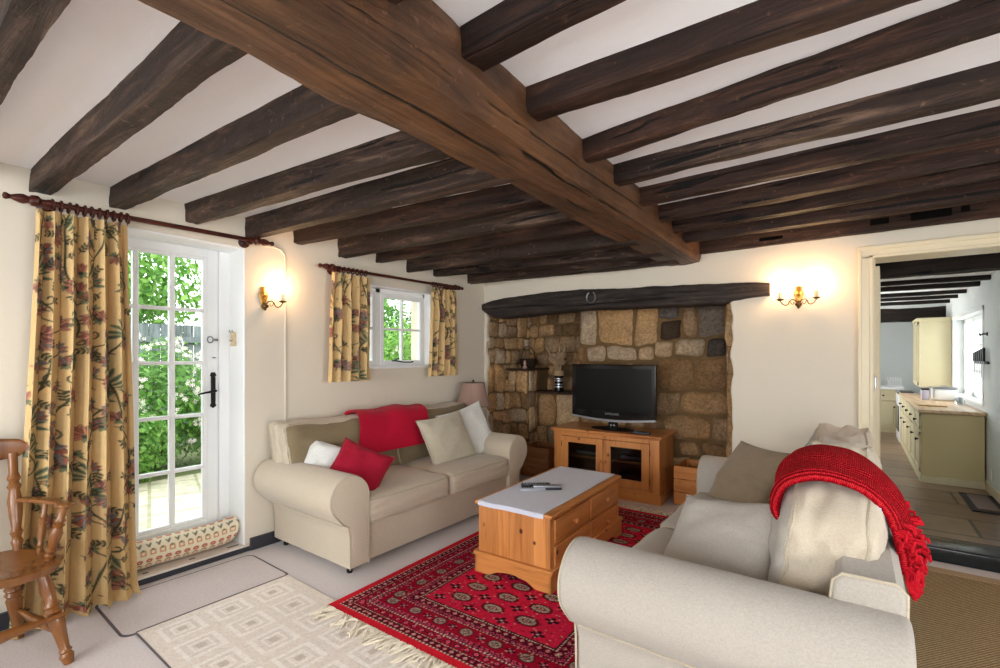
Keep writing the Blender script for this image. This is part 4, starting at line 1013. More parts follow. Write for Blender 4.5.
cb('shelf', [((.022, .03, .335), (CW-.022, CD-.02, .353))], M['pine_x']); cb('shelf', [((.022, .03, .115), (CW-.022, CD-.02, .130))], M['pine_x'])
for k in range(2):
    x0 = .088+k*.444; x1 = x0+.440; z0, z1 = .120, CH-.078; st = .072
    do = cb('door', [((x0, -.010, z0), (x0+st, .012, z1)), ((x1-st, -.010, z0), (x1, .012, z1)), ((x0+st, -.010, z0), (x1-st, .012, z0+.070)), ((x0+st, -.010, z1-.058), (x1-st, .012, z1))], M['pine_vy'], bev=.003, seg=1)
    g = B(); g.box((x0+st-.004, -.001, z0+.066), (x1-st+.004, .002, z1-.054), 0, 1, CM); g.build('pane', M['cabglass'], do, smooth=False)
    kx = x1-.022 if k == 0 else x0+.022
    g = B(); g.lathe([(.006, 0), (.007, .008), (.015, .014), (.016, .022), (.010, .028), (0, .030)], CM @ T(kx, -.010, .335) @ RX(PI/2), 14); g.build('knob', M['pine_vy'], do)
    for hz in (z0+.08, z1-.08):
        g = B(); hx = x0-.003 if k == 0 else x1+.001; g.box((hx, -.013, hz-.025), (hx+.006, -.006, hz+.025), .001, 1, CM); g.build('hinge', M['brass_d'], do, smooth=False)
# boxes of electronics on the shelves
def gear(name, lab, cat, lo, hi, body, face, dz=.0):
    b = B(); b.box(lo, hi, .005, 2, CM); o = b.build(name, M[body], smooth=False); tag(o, lab, cat)
    b = B(); b.box((lo[0]+.012, lo[1]-.003, lo[2]+.010), (hi[0]-.012, lo[1]+.001, hi[2]-.010), .001, 1, CM); b.build('front_panel', M[face], o, smooth=False)
    return o
gear('dvd_player', 'silver disc player on the upper shelf behind the left glass door', 'disc player', (.20, .09, .354), (.46, .35, .400), 'darkplastic', 'silver')
gear('set_top_box', 'dark set-top box with grey front behind the right glass door', 'set-top box', (.66, .10, .354), (.90, .32, .398), 'darkplastic', 'grey_plastic')
gear('amplifier', 'black amplifier on the lower shelf behind the right glass door', 'amplifier', (.64, .12, .131), (.93, .38, .22), 'gloss_black', 'grey_plastic')
b = B()
pts = [(.68, .07, .405), (.70, .06, .425), (.74, .06, .435), (.77, .07, .425), (.80, .06, .440), (.84, .07, .425), (.87, .08, .405)]
b.tube([tuple(CM @ Vector(p)) for p in pts], .004, 6); tag(b.build('coiled_lead', M['steel']), 'grey lead coiled on the set-top box behind the right glass door', 'lead')
gear('white_packet', 'small white packet standing in the lower right of the glazed cabinet', 'packet', (.585, .05, .131), (.66, .08, .205), 'whiteware', 'whiteware')

tv = thing('television', 'black flat screen television on a swivel stand on the pine cabinet', 'television', (-1.93, 4.50, .62), 0)
def rb(name, boxes, mat, bev=.006, seg=2, parent=tv, smooth=False):
    b = B()
    for lo, hi in boxes: b.box(lo, hi, bev, seg)
    return b.build(name, mat, parent, smooth=smooth)
TX0, TX1 = -2.372, -1.495; TY = 4.45
# body with a chin that curves down in the middle
poly = [(TX0, 1.262), (TX1, 1.262), (TX1, .735)] + [(TX1+(TX0-TX1)*i/16, .735-.032*math.sin(PI*i/16)) for i in range(1, 16)] + [(TX0, .735)]
b = B(); b.prism(poly, 'y', TY, TY+.045, .010); b.build('bezel', M['gloss_black'], tv, smooth=False)
b = B(); b.box((TX0+.06, TY+.045, .80), (TX1-.06, TY+.085, 1.20), .02, 3); b.build('rear_housing', M['darkplastic'], tv, smooth=False)
b = B(); b.box((TX0+.042, TY-.0015, .802), (TX1-.042, TY+.006, 1.218), .001, 1); b.build('screen', M['screen'], tv, smooth=False)
b = B(); n = 30; vs = []; fs = []
for i in range(n+1):
    x = TX0+.004+(TX1-TX0-.008)*i/n; zb = .735-.034*math.sin(PI*i/n)
    vs += [(x, TY-.004, zb-.006), (x, TY-.004, zb+.010+.006*math.sin(PI*i/n)), (x, TY+.03, zb+.010), (x, TY+.03, zb-.010)]
for i in range(n):
    for j in range(4): fs.append((i*4+j, i*4+(j+1) % 4, i*4+4+(j+1) % 4, i*4+4+j))
fs += [(0,1,2,3), (n*4+3, n*4+2, n*4+1, n*4)]
b.add(vs, fs); b.build('silver_trim', M['silver'], tv, smooth=False)
# lettering on the lower bezel
cu_ = bpy.data.curves.new('brand_lettering', 'FONT'); cu_.body = 'SAMSUNG'; cu_.size = .030; cu_.align_x = 'CENTER'; cu_.extrude = .0006; cu_.space_character = 1.1
lt0 = bpy.data.objects.new('tmp_text', cu_); COL.objects.link(lt0); bpy.context.view_layer.update(); dg = bpy.context.evaluated_depsgraph_get()
me_ = bpy.data.meshes.new_from_object(lt0.evaluated_get(dg)); me_.materials.clear(); bpy.data.objects.remove(lt0); lo_ = bpy.data.objects.new('lettering', me_); COL.objects.link(lo_); lo_.data.materials.append(M['silver'])
lo_.rotation_euler = (R(90), 0, 0); lo_.location = (-1.93, TY-.001, .762); lo_.parent = tv; lo_.matrix_parent_inverse = _pinv(tv)
b = B(); b.box((-1.975, TY+.01, .635), (-1.885, TY+.05, .72), .01, 2); b.build('neck', M['gloss_black'], tv, smooth=False)
for sx in (-1.945, -1.915):
    b = B(); b.lathe([(0, 0), (.009, .0), (.009, .003), (0, .004)], T(sx, TY+.0099, .662) @ RX(PI/2), 10); b.build('screw_cap', M['silver'], tv)
b = B(); b.lathe([(0, 0), (.20, 0), (.205, .006), (.19, .012), (.07, .022), (0, .022)], T(-1.93, TY+.03, .6205) @ Matrix.Diagonal((1.15, .62, 1, 1)), 40); b.build('stand_base', M['gloss_black'], tv)
b = B(); b.box((0, 0, 0), (.16, .045, .02), .006, 2, T(-1.68, 4.33, .6205) @ RZ(R(8))); o = b.build('sensor_bar', M['darkplastic'], smooth=False); tag(o, 'small dark remote lying on the cabinet right of the television stand', 'remote control')
b = B(); 
for k in range(3): 
    b = B(); b.lathe([(0, 0), (.006, 0), (.006, .002), (0, .003)], T(-1.66+.04*k, 4.355+.005*k, .6402), 8); b.build('button', M['rubber'], o)

# ---- log boxes either side of the cabinet
def crate(name, lab, x0, x1, y0, y1, h, rot=0, mat='pine_dull', slats=3):
    t = thing(name, lab, 'box', ((x0+x1)/2, (y0+y1)/2, 0)); m = T(x0, y0, 0) @ RZ(rot); W, D = x1-x0, y1-y0; sh = (h-.01)/slats
    def side(lo_hi, nm):
        b = B()
        for k in range(slats):
            lo, hi = lo_hi; b.box((lo[0], lo[1], .006+k*sh+.003), (hi[0], hi[1], .006+(k+1)*sh-.003), .004, 1, m)
        return b.build(nm, M[mat], t, smooth=False)
    side(((0, 0), (W, .018)), 'front_boards'); side(((0, D-.018), (W, D)), 'back_boards'); side(((0, .018), (.018, D-.018)), 'side_boards'); side(((W-.018, .018), (W, D-.018)), 'side_boards')
    b = B(); b.box((.01, .01, .004), (W-.01, D-.01, .018), 0, 1, m); b.build('bottom', M[mat], t, smooth=False)
    b = B()
    for (cx, cy) in ((.018, .018), (W-.043, .018), (.018, D-.043), (W-.043, D-.043)): b.box((cx, cy, .01), (cx+.025, cy+.025, h-.02), .002, 1, m)
    b.build('corner_post', M[mat], t, smooth=False)
    return t
crate('wooden_crate', 'brown boarded wooden crate between the cream sofa and the television cabinet', -3.04, -2.68, 4.48, 4.85, .34)
crate('wooden_crate', 'lighter boarded wooden crate right of the television cabinet', -1.325, -1.02, 4.42, 4.80, .36, mat='pine_x')

# ---- vase of dried flowers on the lower ledge
VX, VY = -2.78, 4.90
v = thing('flower_vase', 'black and silver banded tall vase on the lower stone ledge', 'vase', (VX, VY, .93))
b = B(); b.lathe([(0, 0), (.050, 0), (.058, .01), (.052, .05), (.050, .12), (.056, .18), (.060, .21), (.050, .225), (.046, .23), (.042, .225), (.02, .2)], T(VX, VY, .931), 24); b.build('body', M['gloss_black'], v)
for z, r_ in ((.055, .055), (.085, .053), (.125, .0535), (.15, .056)):
    b = B(); b.lathe([(r_-.008, -.009), (r_, -.008), (r_+.001, 0), (r_, .008), (r_-.008, .009)], T(VX, VY, .931+z), 24); b.build('silver_band', M['silver'], v)
b = B(); b.lathe([(.045, .0), (.058, .004), (.060, .03), (.056, .06), (.050, .064), (.048, .058), (.046, .01)], T(VX, VY, .931+.18), 24); b.build('collar', M['dried'], v)
fb = thing('dried_flowers', 'bunch of dried beige flowers standing in the black vase', 'flowers', (VX, VY, 1.14)); r5 = random.Random(4)
for k in range(12):
    a = r5.random()*6.28; R_ = r5.uniform(.01, .09); hx, hy, hz = VX+R_*math.cos(a), VY-.02+.5*R_*math.sin(a), 1.22+r5.uniform(0, .13)
    b = B(); b.tube([(VX, VY, 1.08), ((VX+hx)/2, (VY+hy)/2, 1.16), (hx, hy, hz)], .003, 6); st = b.build('stem', M['dried'], fb)
    b = B()
    for q in range(14):
        aa = q*2.4; e = .2+.5*(q/14.); d = Vector((math.cos(aa)*math.cos(e), math.sin(aa)*math.cos(e), math.sin(e)))
        p = Vector((hx, hy, hz)); s_ = d.orthogonal().normalized(); L = .055+.016*r5.random()
        b.add([p, p+d*L*.6+s_*.020, p+d*L+Vector((0,0,.004)), p+d*L*.6-s_*.020, p+d*L*.6+d.cross(s_)*.006], [(0,1,4), (1,2,4), (2,3,4), (3,0,4), (0,3,1), (1,3,2)])
    b.build('flower_head', M['dried'], st)
for k, (dx, dz, tl) in enumerate(((-.13, .30, -.5), (.02, .32, .1), (.08, .29, .35), (-.05, .20, -.2))):
    b = B(); p0 = Vector((VX+dx*.5, VY-.02, 1.14+dz*.45)); p1 = Vector((VX+dx, VY-.03, 1.11+dz)); b.tube([(VX, VY, 1.1), p0, p1, p1+(p1-p0)*.45], [.003, .004, .009, .002], 7); b.build('seed_pod', M['dried'], fb)
# small things on the upper ledge
wb = thing('wicker_basket', 'dark little wicker basket with a tall arched handle on the upper ledge', 'basket', (-3.21, 4.86, 1.197))
b = B(); b.lathe([(0, .0), (.075, .0), (.095, .05), (.105, .11), (.098, .115), (.07, .02), (0, .02)], T(-3.20, 4.88, 1.197), 24); b.build('body', M['wicker'], wb)
b = B(); b.tube([(-3.20+.10*math.cos(a), 4.88, 1.30+.16*math.sin(a)) for a in [PI*i/14 for i in range(15)]], .006, 7); b.build('handle', M['wicker'], wb)
b = B(); b.lathe([(0, 0), (.028, 0), (.026, .02), (.012, .035), (.018, .06), (.013, .085), (.004, .10), (0, .102)], T(-3.14, 4.72, 1.197), 16); tag(b.build('candle_stub', M['pinkwax']), 'small pinkish candle on the upper stone ledge in front of the basket', 'candle')
# ================================================================== SOFAS AND CUSHIONS
def pillow(w, h, t, pinch=.10, seed=0, wr=.006, n=30, sag=0, bend=0):
    """closed square cushion in its own frame: x width, z height, y thickness; returns fn(u,v) front and back grids"""
    b = B(); N_ = n
    def pt(a, q, sgn):
        ax, qz = abs(a), abs(q)
        x = a*w/2*(1-pinch*(1-qz**2)*ax**1.5*.9); z = q*h/2*(1-pinch*(1-ax**2)*qz**1.5*.9)
        e = max(0, (1-ax**2.4))*max(0, (1-qz**2.4)); y = sgn*t/2*e**.46
        k = ns(a*2.2+seed, q*2.2, sgn+seed)*wr*2.2 + abs(ns(a*4.5+seed, q*4.5-seed, sgn))*wr*1.6*(1-e)**.3 + ns(a*11, q*11, seed)*wr*.3
        # radiating creases from the corners
        ang = math.atan2(qz-1.05, ax-1.05); k += math.sin(ang*16)*wr*.7*max(0, 1-math.hypot(1-ax, 1-qz)*1.6)
        y += sgn*k*min(1, e*5) + bend*(q*q)*.5
        z -= sag*(1-ax*ax)*(q+1)/2
        return (x, y, z)
    b.grid(lambda u, v: pt(2*u-1, 2*v-1, -1), N_, N_); b.grid(lambda u, v: pt(2*u-1, 2*v-1, 1), N_, N_)
    rim = [pt(-1+2*i/20, -1, 1) for i in range(20)] + [pt(1, -1+2*i/20, 1) for i in range(20)] + [pt(1-2*i/20, 1, 1) for i in range(20)] + [pt(-1, 1-2*i/20, 1) for i in range(20)]
    return b, rim
def cushion(name, label, mat, w, h, t, M4, pip=None, parent=None, group=None, **k):
    b, rim = pillow(w, h, t, **k); b.xform(M4)
    # weld front and back along the rim
    bm = bmesh.new(); vs = [bm.verts.new(v) for v in b.v]
    for f in b.f: bm.faces.new([vs[i] for i in f])
    bmesh.ops.remove_doubles(bm, verts=bm.verts[:], dist=.0008)
    b2 = B(); b2.bm(bm); o = b2.build(name, mat, parent, angle=180)
    if label: tag(o, label, 'cushion', group)
    r = B(); r.tube([M4 @ Vector(p) for p in rim], .0042, 6, True); r.build('piping', pip or mat, o)
    return o
def boxcushion(lo, hi, crown=.03, seed=0, r=.05, n=26, wr=.004, ends=.6):
    """upholstered box cushion with softly crowned faces; returns B and the eight-edge piping loops (top, bottom)"""
    b = B(); c = [(lo[i]+hi[i])/2 for i in range(3)]; s = [(hi[i]-lo[i])/2 for i in range(3)]
    def sh(p):
        q = list(p)
        m = [min(1, max(-1, v)) for v in q]
        out = []
        for i in range(3):
            j, k = [x for x in range(3) if x != i]
            bul = crown*(1 if i == 2 else (ends if i == 0 else min(ends, .35)))*(1-m[j]**2)*(1-m[k]**2)*m[i]
            out.append(c[i] + s[i]*m[i] + bul + wr*ns(m[0]*3+seed, m[1]*3, m[2]*3+i*7))
        return out
    def rnd_(p):
        # rounded box: clamp inner, project outer
        q = [p[i]*s[i] for i in range(3)]; inn = [max(-(s[i]-r), min(s[i]-r, q[i])) for i in range(3)]
        d = [q[i]-inn[i] for i in range(3)]; L = math.sqrt(sum(x*x for x in d))
        if L > 1e-9: d = [x*r/L for x in d]
        return [(inn[i]+d[i])/s[i] for i in range(3)]
    bm = bmesh.new(); bmesh.ops.create_cube(bm, size=2); bmesh.ops.subdivide_edges(bm, edges=bm.edges[:], cuts=n, use_grid_fill=True)
    for v in bm.verts:
        p = [x/abs(x)*abs(x)**.9 if abs(x) > 1e-6 else 0 for x in v.co]; v.co = sh(rnd_(p))
    b.bm(bm)
    def loop(z, ax=2):
        pts = []; m = 18
        for i in range(m): pts.append((-1+2*i/m, -1))
        for i in range(m): pts.append((1, -1+2*i/m))
        for i in range(m): pts.append((1-2*i/m, 1))
        for i in range(m): pts.append((-1, 1-2*i/m))
        return [sh(rnd_((x, y, z) if ax == 2 else (z, x, y))) for x, y in pts]
    return b, loop
def sofa(name, label, W, D, L, mats, arm_h, back_h, seat_h, feet=True, back=True):
    """W = world matrix; local x forward from the back (0..D), local y along the length (0..L)"""
    mS, mB, mP = mats
    t = bpy.data.objects.new(name, None); COL.objects.link(t); t.matrix_world = W; t['label'] = label; t['category'] = 'sofa'
    t.location = W.to_translation(); t.rotation_euler = W.to_euler()
    AW = .27
    b = B(); b.box((.04, .16, .055), (D-.035, L-.16, .30), .012, 3); b.box((.06, .15, .05), (D-.05, L-.15, .20), .01); b.build('base', mS, t, local=True)
    b = B(); b.prism([(0.02, .055), (.24, .055), (.20, .42), (.168, back_h-.02), (.150, back_h), (.03, back_h), (.010, back_h-.02)], 'y', .17, L-.17, .012, seg=3); bf = b.build('back_frame', mS, t, local=True)
    for yy in (.18, L-.18):
        b = B(); b.tube([(.22, yy, .30), (.20, yy, .42), (.170, yy, back_h-.02), (.150, yy, back_h+.002), (.03, yy, back_h+.002), (.008, yy, back_h-.02), (.015, yy, .06)], .005, 6); b.build('piping', mP, bf, local=True)
    for s in (0, 1):
        # scroll profile in (y,z): outer side at y=0
        cy, cz, rr = .138, arm_h-.138, .138
        pr = [(.285, .055), (.285, cz+.01)] + [(cy+(rr+.006*0)*math.cos(a)*(1.06 if math.cos(a) > 0 else 1), cz+rr*math.sin(a)) for a in [R(0+10*i) for i in range(1, 23)]]
        pr += [(.085, cz-.150), (.125, cz-.175), (.145, cz-.24), (.148, .055)]
        prof = [((y if not s else L-y), z) for y, z in pr]
        b = B(); b.prism(prof, 'x', .0, D, .022, seg=4); ao = b.build('arm', mS, t, local=True, angle=50)
        b = B(); b.tube([(D-.004, y, z) for y, z in [((y+(.006 if y < .14 else -.006)) if not s else (L-y-(.006 if y < .14 else -.006)), z-(.006 if z > cz else 0)) for y, z in pr]], .0045, 6); b.build('piping', mP, ao, local=True)
        # seam where the roll tucks under
        b = B(); yy = .150 if not s else L-.150
        b.tube([(.03, (.104 if not s else L-.104), cz-.166), (D-.03, (.104 if not s else L-.104), cz-.166)], .0035, 6); b.build('seam', mP, ao, local=True)
    n = 2; y0, y1 = .272, L-.272
    for k in range(n):
        a = y0+(y1-y0)*k/n+.004; e = y0+(y1-y0)*(k+1)/n-.004
        b, lp = boxcushion((.19, a, .285), (D+.000, e, seat_h), .032, seed=k*9+L, r=.045, wr=.006, ends=.35); so = b.build('seat_cushion', mS, t, local=True, angle=180)
        b = B(); b.tube(lp(.88), .005, 6, True); b.tube(lp(-.88), .005, 6, True); b.build('piping', mP, so, local=True)
    if feet:
        for (x, y) in ((.08, .20), (D-.09, .20), (.08, L-.20), (D-.09, L-.20)):
            b = B(); b.lathe([(.016, 0), (.019, .01), (.019, .03), (.014, .055)], T(x, y, 0), 12); b.build('foot', M['black'], t, local=True)
    return t
# left sofa, back against the left wall
LS = T(-3.345, 1.637, 0)
SL, SD = 2.075, .905
sl = sofa('sofa', 'cream two-seat sofa with khaki back cushions standing against the left wall', LS, SD, SL, (M['sofa'], M['sofa_back'], M['piping']), .628, .74, .455)
# back cushions: khaki face, cream boxing
def backcush(parent, a, e, z0, z1, x0, x1, lean, mats, seed, W=None, local=True, crown=.045, notch=0, slump=0, corner=.0):
    b, lp = boxcushion((x0, a, z0), (x1, e, z1), .020, seed=seed, r=.045, wr=.018, ends=crown/.020)
    def f(p):
        x, y, z = p; h = (z-z0)
        z2 = z - corner*abs((y-(a+e)/2)/((e-a)/2))**2.6*max(0, h)/(z1-z0) - slump*(1-((y-(a+e)/2)/((e-a)/2))**2)*max(0, h)/(z1-z0)
        return (x - h*lean, y, z2)
    b.v = [f(p) for p in b.v]
    if W is not None: b.xform(W)
    o = b.build('back_cushion', mats[0], parent, local=local, angle=180)
    o.data.materials.append(mats[1]); 
    for p in o.data.polygons:
        if p.center.x + (p.center.z-z0)*lean < x1-.030: p.material_index = 1
    # piping round the front and rear faces
    for val in (.80, -.80):
        q = B(); pts = [f(p) for p in lp(val, 0)]; q.tube(pts if W is None else [tuple(W @ Vector(p)) for p in pts], .006, 6, True); q.build('piping', mats[2], o, local=local)
    return o
backcush(sl, .10, 1.03, .44, .885, .10, .36, .22, (M['sofa_back'], M['sofa'], M['piping']), 3, slump=.03)
backcush(sl, 1.05, 1.97, .44, .885, .10, .36, .22, (M['sofa_back'], M['sofa'], M['piping']), 8, slump=.03)

# right sofa, seen over its near arm, back towards the doorway
RL, RD = 2.13, .965
RS = T(.118, 1.475+RL, 0) @ RZ(PI)
sr = sofa('sofa', 'pale linen two-seat sofa in front, seen over its near arm', RS, RD, RL, (M['sofa_grey'], M['sofa_grey'], M['piping']), .668, .735, .46)
b = B()
# big boxed back cushions leaning, as parts of the sofa; local frame of the sofa
backcush(sr, 1.07, 1.79, .44, .905, .10, .36, .10, (M['sofa_grey'], M['sofa'], M['piping']), 14, crown=.045, corner=.10)
backcush(sr, .30, 1.03, .44, .965, .10, .36, .10, (M['sofa_grey'], M['sofa'], M['piping']), 17, crown=.05, slump=.05)

def place(x, y, z, rz=0, tilt=0, roll=0):
    """cushion frame: faces -y before turning; rz turns it, tilt leans it back, roll spins it in its plane"""
    return T(x, y, z) @ RZ(rz) @ RX(tilt) @ RY(roll)
# cushions on the left sofa (faces +x: rz = +90)
cushion('cushion', 'white cushion half hidden behind the red one on the cream sofa', M['cush_white'], .34, .34, .13, place(-2.93, 1.94, .585, R(58), R(-30), R(20)), seed=2, group=None)
cushion('cushion', 'plain dark red square cushion leaning on the near end of the cream sofa', M['red_cush'], .37, .37, .12, place(-2.70, 2.03, .575, R(60), R(-38), R(30)), seed=5)
cushion('cushion', 'cream patterned cushion in front of the white one at the lamp end of the sofa', M['cush_cream'], .50, .44, .16, place(-2.80, 3.02, .635, R(84), R(-26), R(-6)), seed=9)
cushion('cushion', 'shiny white cushion tucked into the corner of the sofa below the lamp', M['cush_white'], .50, .50, .15, place(-2.87, 3.38, .635, R(70), R(-24), R(-14)), seed=12)
# cushions on the right sofa (faces -x: rz = -90)
cushion('cushion', 'tan velvet cushion leaning in the far corner of the right sofa', M['cush_tan'], .50, .42, .16, place(-.50, 3.12, .635, R(-48), R(-34), R(-2)), seed=15)
cushion('cushion', 'pale grey-beige cushion lying low against the near arm of the right sofa', M['sofa_grey'], .50, .42, .16, place(-.43, 2.06, .600, R(-32), R(-44), R(-14)), seed=21, pinch=.13)
b = B(); b.box((-.47, 3.01, .87), (-.40, 3.03, .876), .002)

# ---- red blanket folded over the back of the left sofa
def drape(name, label, path, y0, y1, mat, thick, seed, nu=60, nv=70, wob=.008, cat='blanket', skew=0, folds=2, uv=False, taper=None, drop=0):
    """cloth following a path in (x,z) and running y0..y1, with thickness"""
    P = [Vector((x, 0, z)) for x, z in path]
    d = [0]
    for a, b_ in zip(P, P[1:]): d.append(d[-1]+(b_-a).length)
    def at(s):
        s *= d[-1]
        for i in range(len(P)-1):
            if s <= d[i+1]+1e-9:
                f = (s-d[i])/(d[i+1]-d[i]); p0 = P[max(i-1, 0)]; p1 = P[i]; p2 = P[i+1]; p3 = P[min(i+2, len(P)-1)]
                q = .5*((2*p1)+(p2-p0)*f+(2*p0-5*p1+4*p2-p3)*f*f+(3*p1-p0-3*p2+p3)*f**3); tn = .5*((p2-p0)+2*(2*p0-5*p1+4*p2-p3)*f+3*(3*p1-p0-3*p2+p3)*f*f)
                tn = tn.normalized() if tn.length > 1e-6 else (p2-p1).normalized()
                return q, tn
        return P[-1], (P[-1]-P[-2]).normalized()
    b = B(); uvs = []
    def sur(u, v, side):
        q, tn = at(u); nrm = Vector((-tn.z, 0, tn.x)); 
        ya, yb = (y0, y1) if taper is None else taper(u)
        y = ya + (yb-ya)*v + skew*(u-.5)
        w_ = wob*(ns(u*3+seed, v*4, seed)*1.6 + ns(u*9, v*11+seed, 2)*.5) + wob*.9*math.sin(v*folds*2*PI+seed+u*2)
        edge = min(1, min(v, 1-v)*14, min(u, 1-u)*20+.15)**.5
        p = q + nrm*(w_*.8 + (thick*edge if side else 0)) + Vector((0, y + .012*ns(u*3, seed, v*2), -drop*(1-v)**1.5))
        return tuple(p)
    for side in (0, 1):
        b.grid(lambda v, u: sur(u, v, side), nu, nv); uvs += [(i/(nu-1)*(y1-y0), j/(nv-1)*d[-1]) for j in range(nv) for i in range(nu)]
    n = nu*nv; rim = [i for i in range(nu)] + [j*nu+nu-1 for j in range(1, nv)] + [(nv-1)*nu+i for i in range(nu-2, -1, -1)] + [j*nu for j in range(nv-2, 0, -1)]
    for i in range(len(rim)):
        a, c_ = rim[i], rim[(i+1) % len(rim)]; b.f.append((a, c_, c_+n, a+n))
    o = b.build(name, mat, angle=180, uvs=uvs if uv else None)
    if label: tag(o, label, cat)
    return o, sur
ox = -3.345
drape('blanket', 'plain red wool blanket folded over the back of the cream sofa', [(ox+.385, .60), (ox+.355, .70), (ox+.335, .80), (ox+.285, .885), (ox+.18, .915), (ox+.07, .905), (ox+.015, .86), (ox+.012, .80)], 2.30, 3.03, M['red'], .024, 4, skew=.14, wob=.007, folds=1.5)

# ---- red knitted throw over the back cushion of the right sofa, rolled at the front, fringed at the back
def tp(u):
    return (1.90+.08*u, 2.34-.20*u**1.5)
kn, ksur = drape('knitted_throw', 'chunky bright red knitted throw draped over the back cushions of the right sofa', [(-.145, .835), (-.18, .825), (-.21, .85), (-.208, .90), (-.185, .942), (-.135, .968), (-.08, .975), (-.01, .962), (.045, .93), (.088, .87), (.108, .80), (.118, .74), (.122, .70)],
    1.93, 2.36, M['knit'], .034, 9, drop=.045, nu=64, nv=110, wob=.010, folds=1.3, cat='throw', uv=True, taper=tp)
fr = B(); rr = random.Random(11)
for k in range(70):
    v = (k+.5)/70; u = 1.0 if k % 3 else .995; p = Vector(ksur(.985, v, 1)); L = rr.uniform(.055, .09)
    pts = [p + Vector((.004, 0, .01))]
    for q in range(1, 5):
        pts.append(p + Vector((.004*q+.008*rr.uniform(-1, 1), .010*rr.uniform(-1, 1)*q*.6, -L*q/4)))
    fr.tube(pts, [.0055, .006, .005, .0055, .004], 5)
for k in range(90):   # knobbly yarn along the lower edge
    u = rr.uniform(.78, 1.0); v = rr.choice((rr.uniform(0, .08), rr.uniform(.0, 1.0))) ; p = Vector(ksur(u, v, 1)); q = p + Vector((.02*rr.random()+.008, .03*rr.uniform(-1, 1), -.03*rr.random()))
    fr.tube([p, (p+q)/2+Vector((.010, 0, .004)), q], [.004, .006, .004], 5)
fo = fr.build('fringe', M['kfringe'], kn); fo['kind'] = 'stuff'
lb = B(); p = Vector(ksur(.62, .03, 0)); lb.box((p.x-.03, p.y-.012, p.z-.045), (p.x+.03, p.y-.009, p.z-.022), .001); lb.build('care_label', M['lilac'], kn)
# ================================================================== RUGS, TABLE, CHAIR, GARDEN
def carpet(name, label, corner, rot, w, l, z, thick, res, paint, mat, edge_round=.004, cat='rug'):
    c = Canvas(w, l, res, (.2, .2, .2)); paint(c)
    nx, ny = c.nx, c.ny; m = T(corner[0], corner[1], 0) @ RZ(rot); b = B()
    X, Y = c.X, c.Y; Zt = np.full(X.shape, z+thick); e = np.minimum(np.minimum(X, w-X), np.minimum(Y, l-Y)); Zt = Zt - np.clip(edge_round-e, 0, edge_round)
    wv = np.vectorize(lambda x, y: ns(x*2.2, y*2.2, 3)*.0035)(X[::8, ::8], Y[::8, ::8]); wv = np.kron(wv, np.ones((8, 8)))[:ny, :nx]*0
    co, s = math.cos(rot), math.sin(rot); wx = corner[0]+X*co-Y*s; wy = corner[1]+X*s+Y*co
    top = np.stack([wx, wy, Zt+wv], -1).reshape(-1, 3); bot = top.copy(); bot[:, 2] = z
    b.v = top.tolist()
    J, I = np.mgrid[0:ny-1, 0:nx-1]; a = (J*nx+I).ravel(); b.f = np.stack([a, a+1, a+1+nx, a+nx], 1).tolist()
    rim = [i for i in range(nx)] + [j*nx+nx-1 for j in range(1, ny)] + [(ny-1)*nx+i for i in range(nx-2, -1, -1)] + [j*nx for j in range(ny-2, 0, -1)]
    o0 = len(b.v); b.v += [tuple(bot[i]) for i in rim]; n = len(rim)
    for i in range(n): b.f.append((rim[i], o0+i, o0+(i+1) % n, rim[(i+1) % n]))
    b.f.append(tuple(o0+i for i in range(n))[::-1])
    cols = np.concatenate([c.flat(), c.flat()[rim]], 0)
    o = b.build(name, mat, colors=cols, angle=60, smooth=False); tag(o, label, cat); return o, m
CR = lin((204, 30, 64)); CRD = lin((148, 8, 38)); MAR = lin((74, 8, 32)); INK = lin((34, 14, 22)); CRM = lin((204, 176, 158)); RPK = lin((220, 84, 110)); EDG = lin((208, 30, 48))
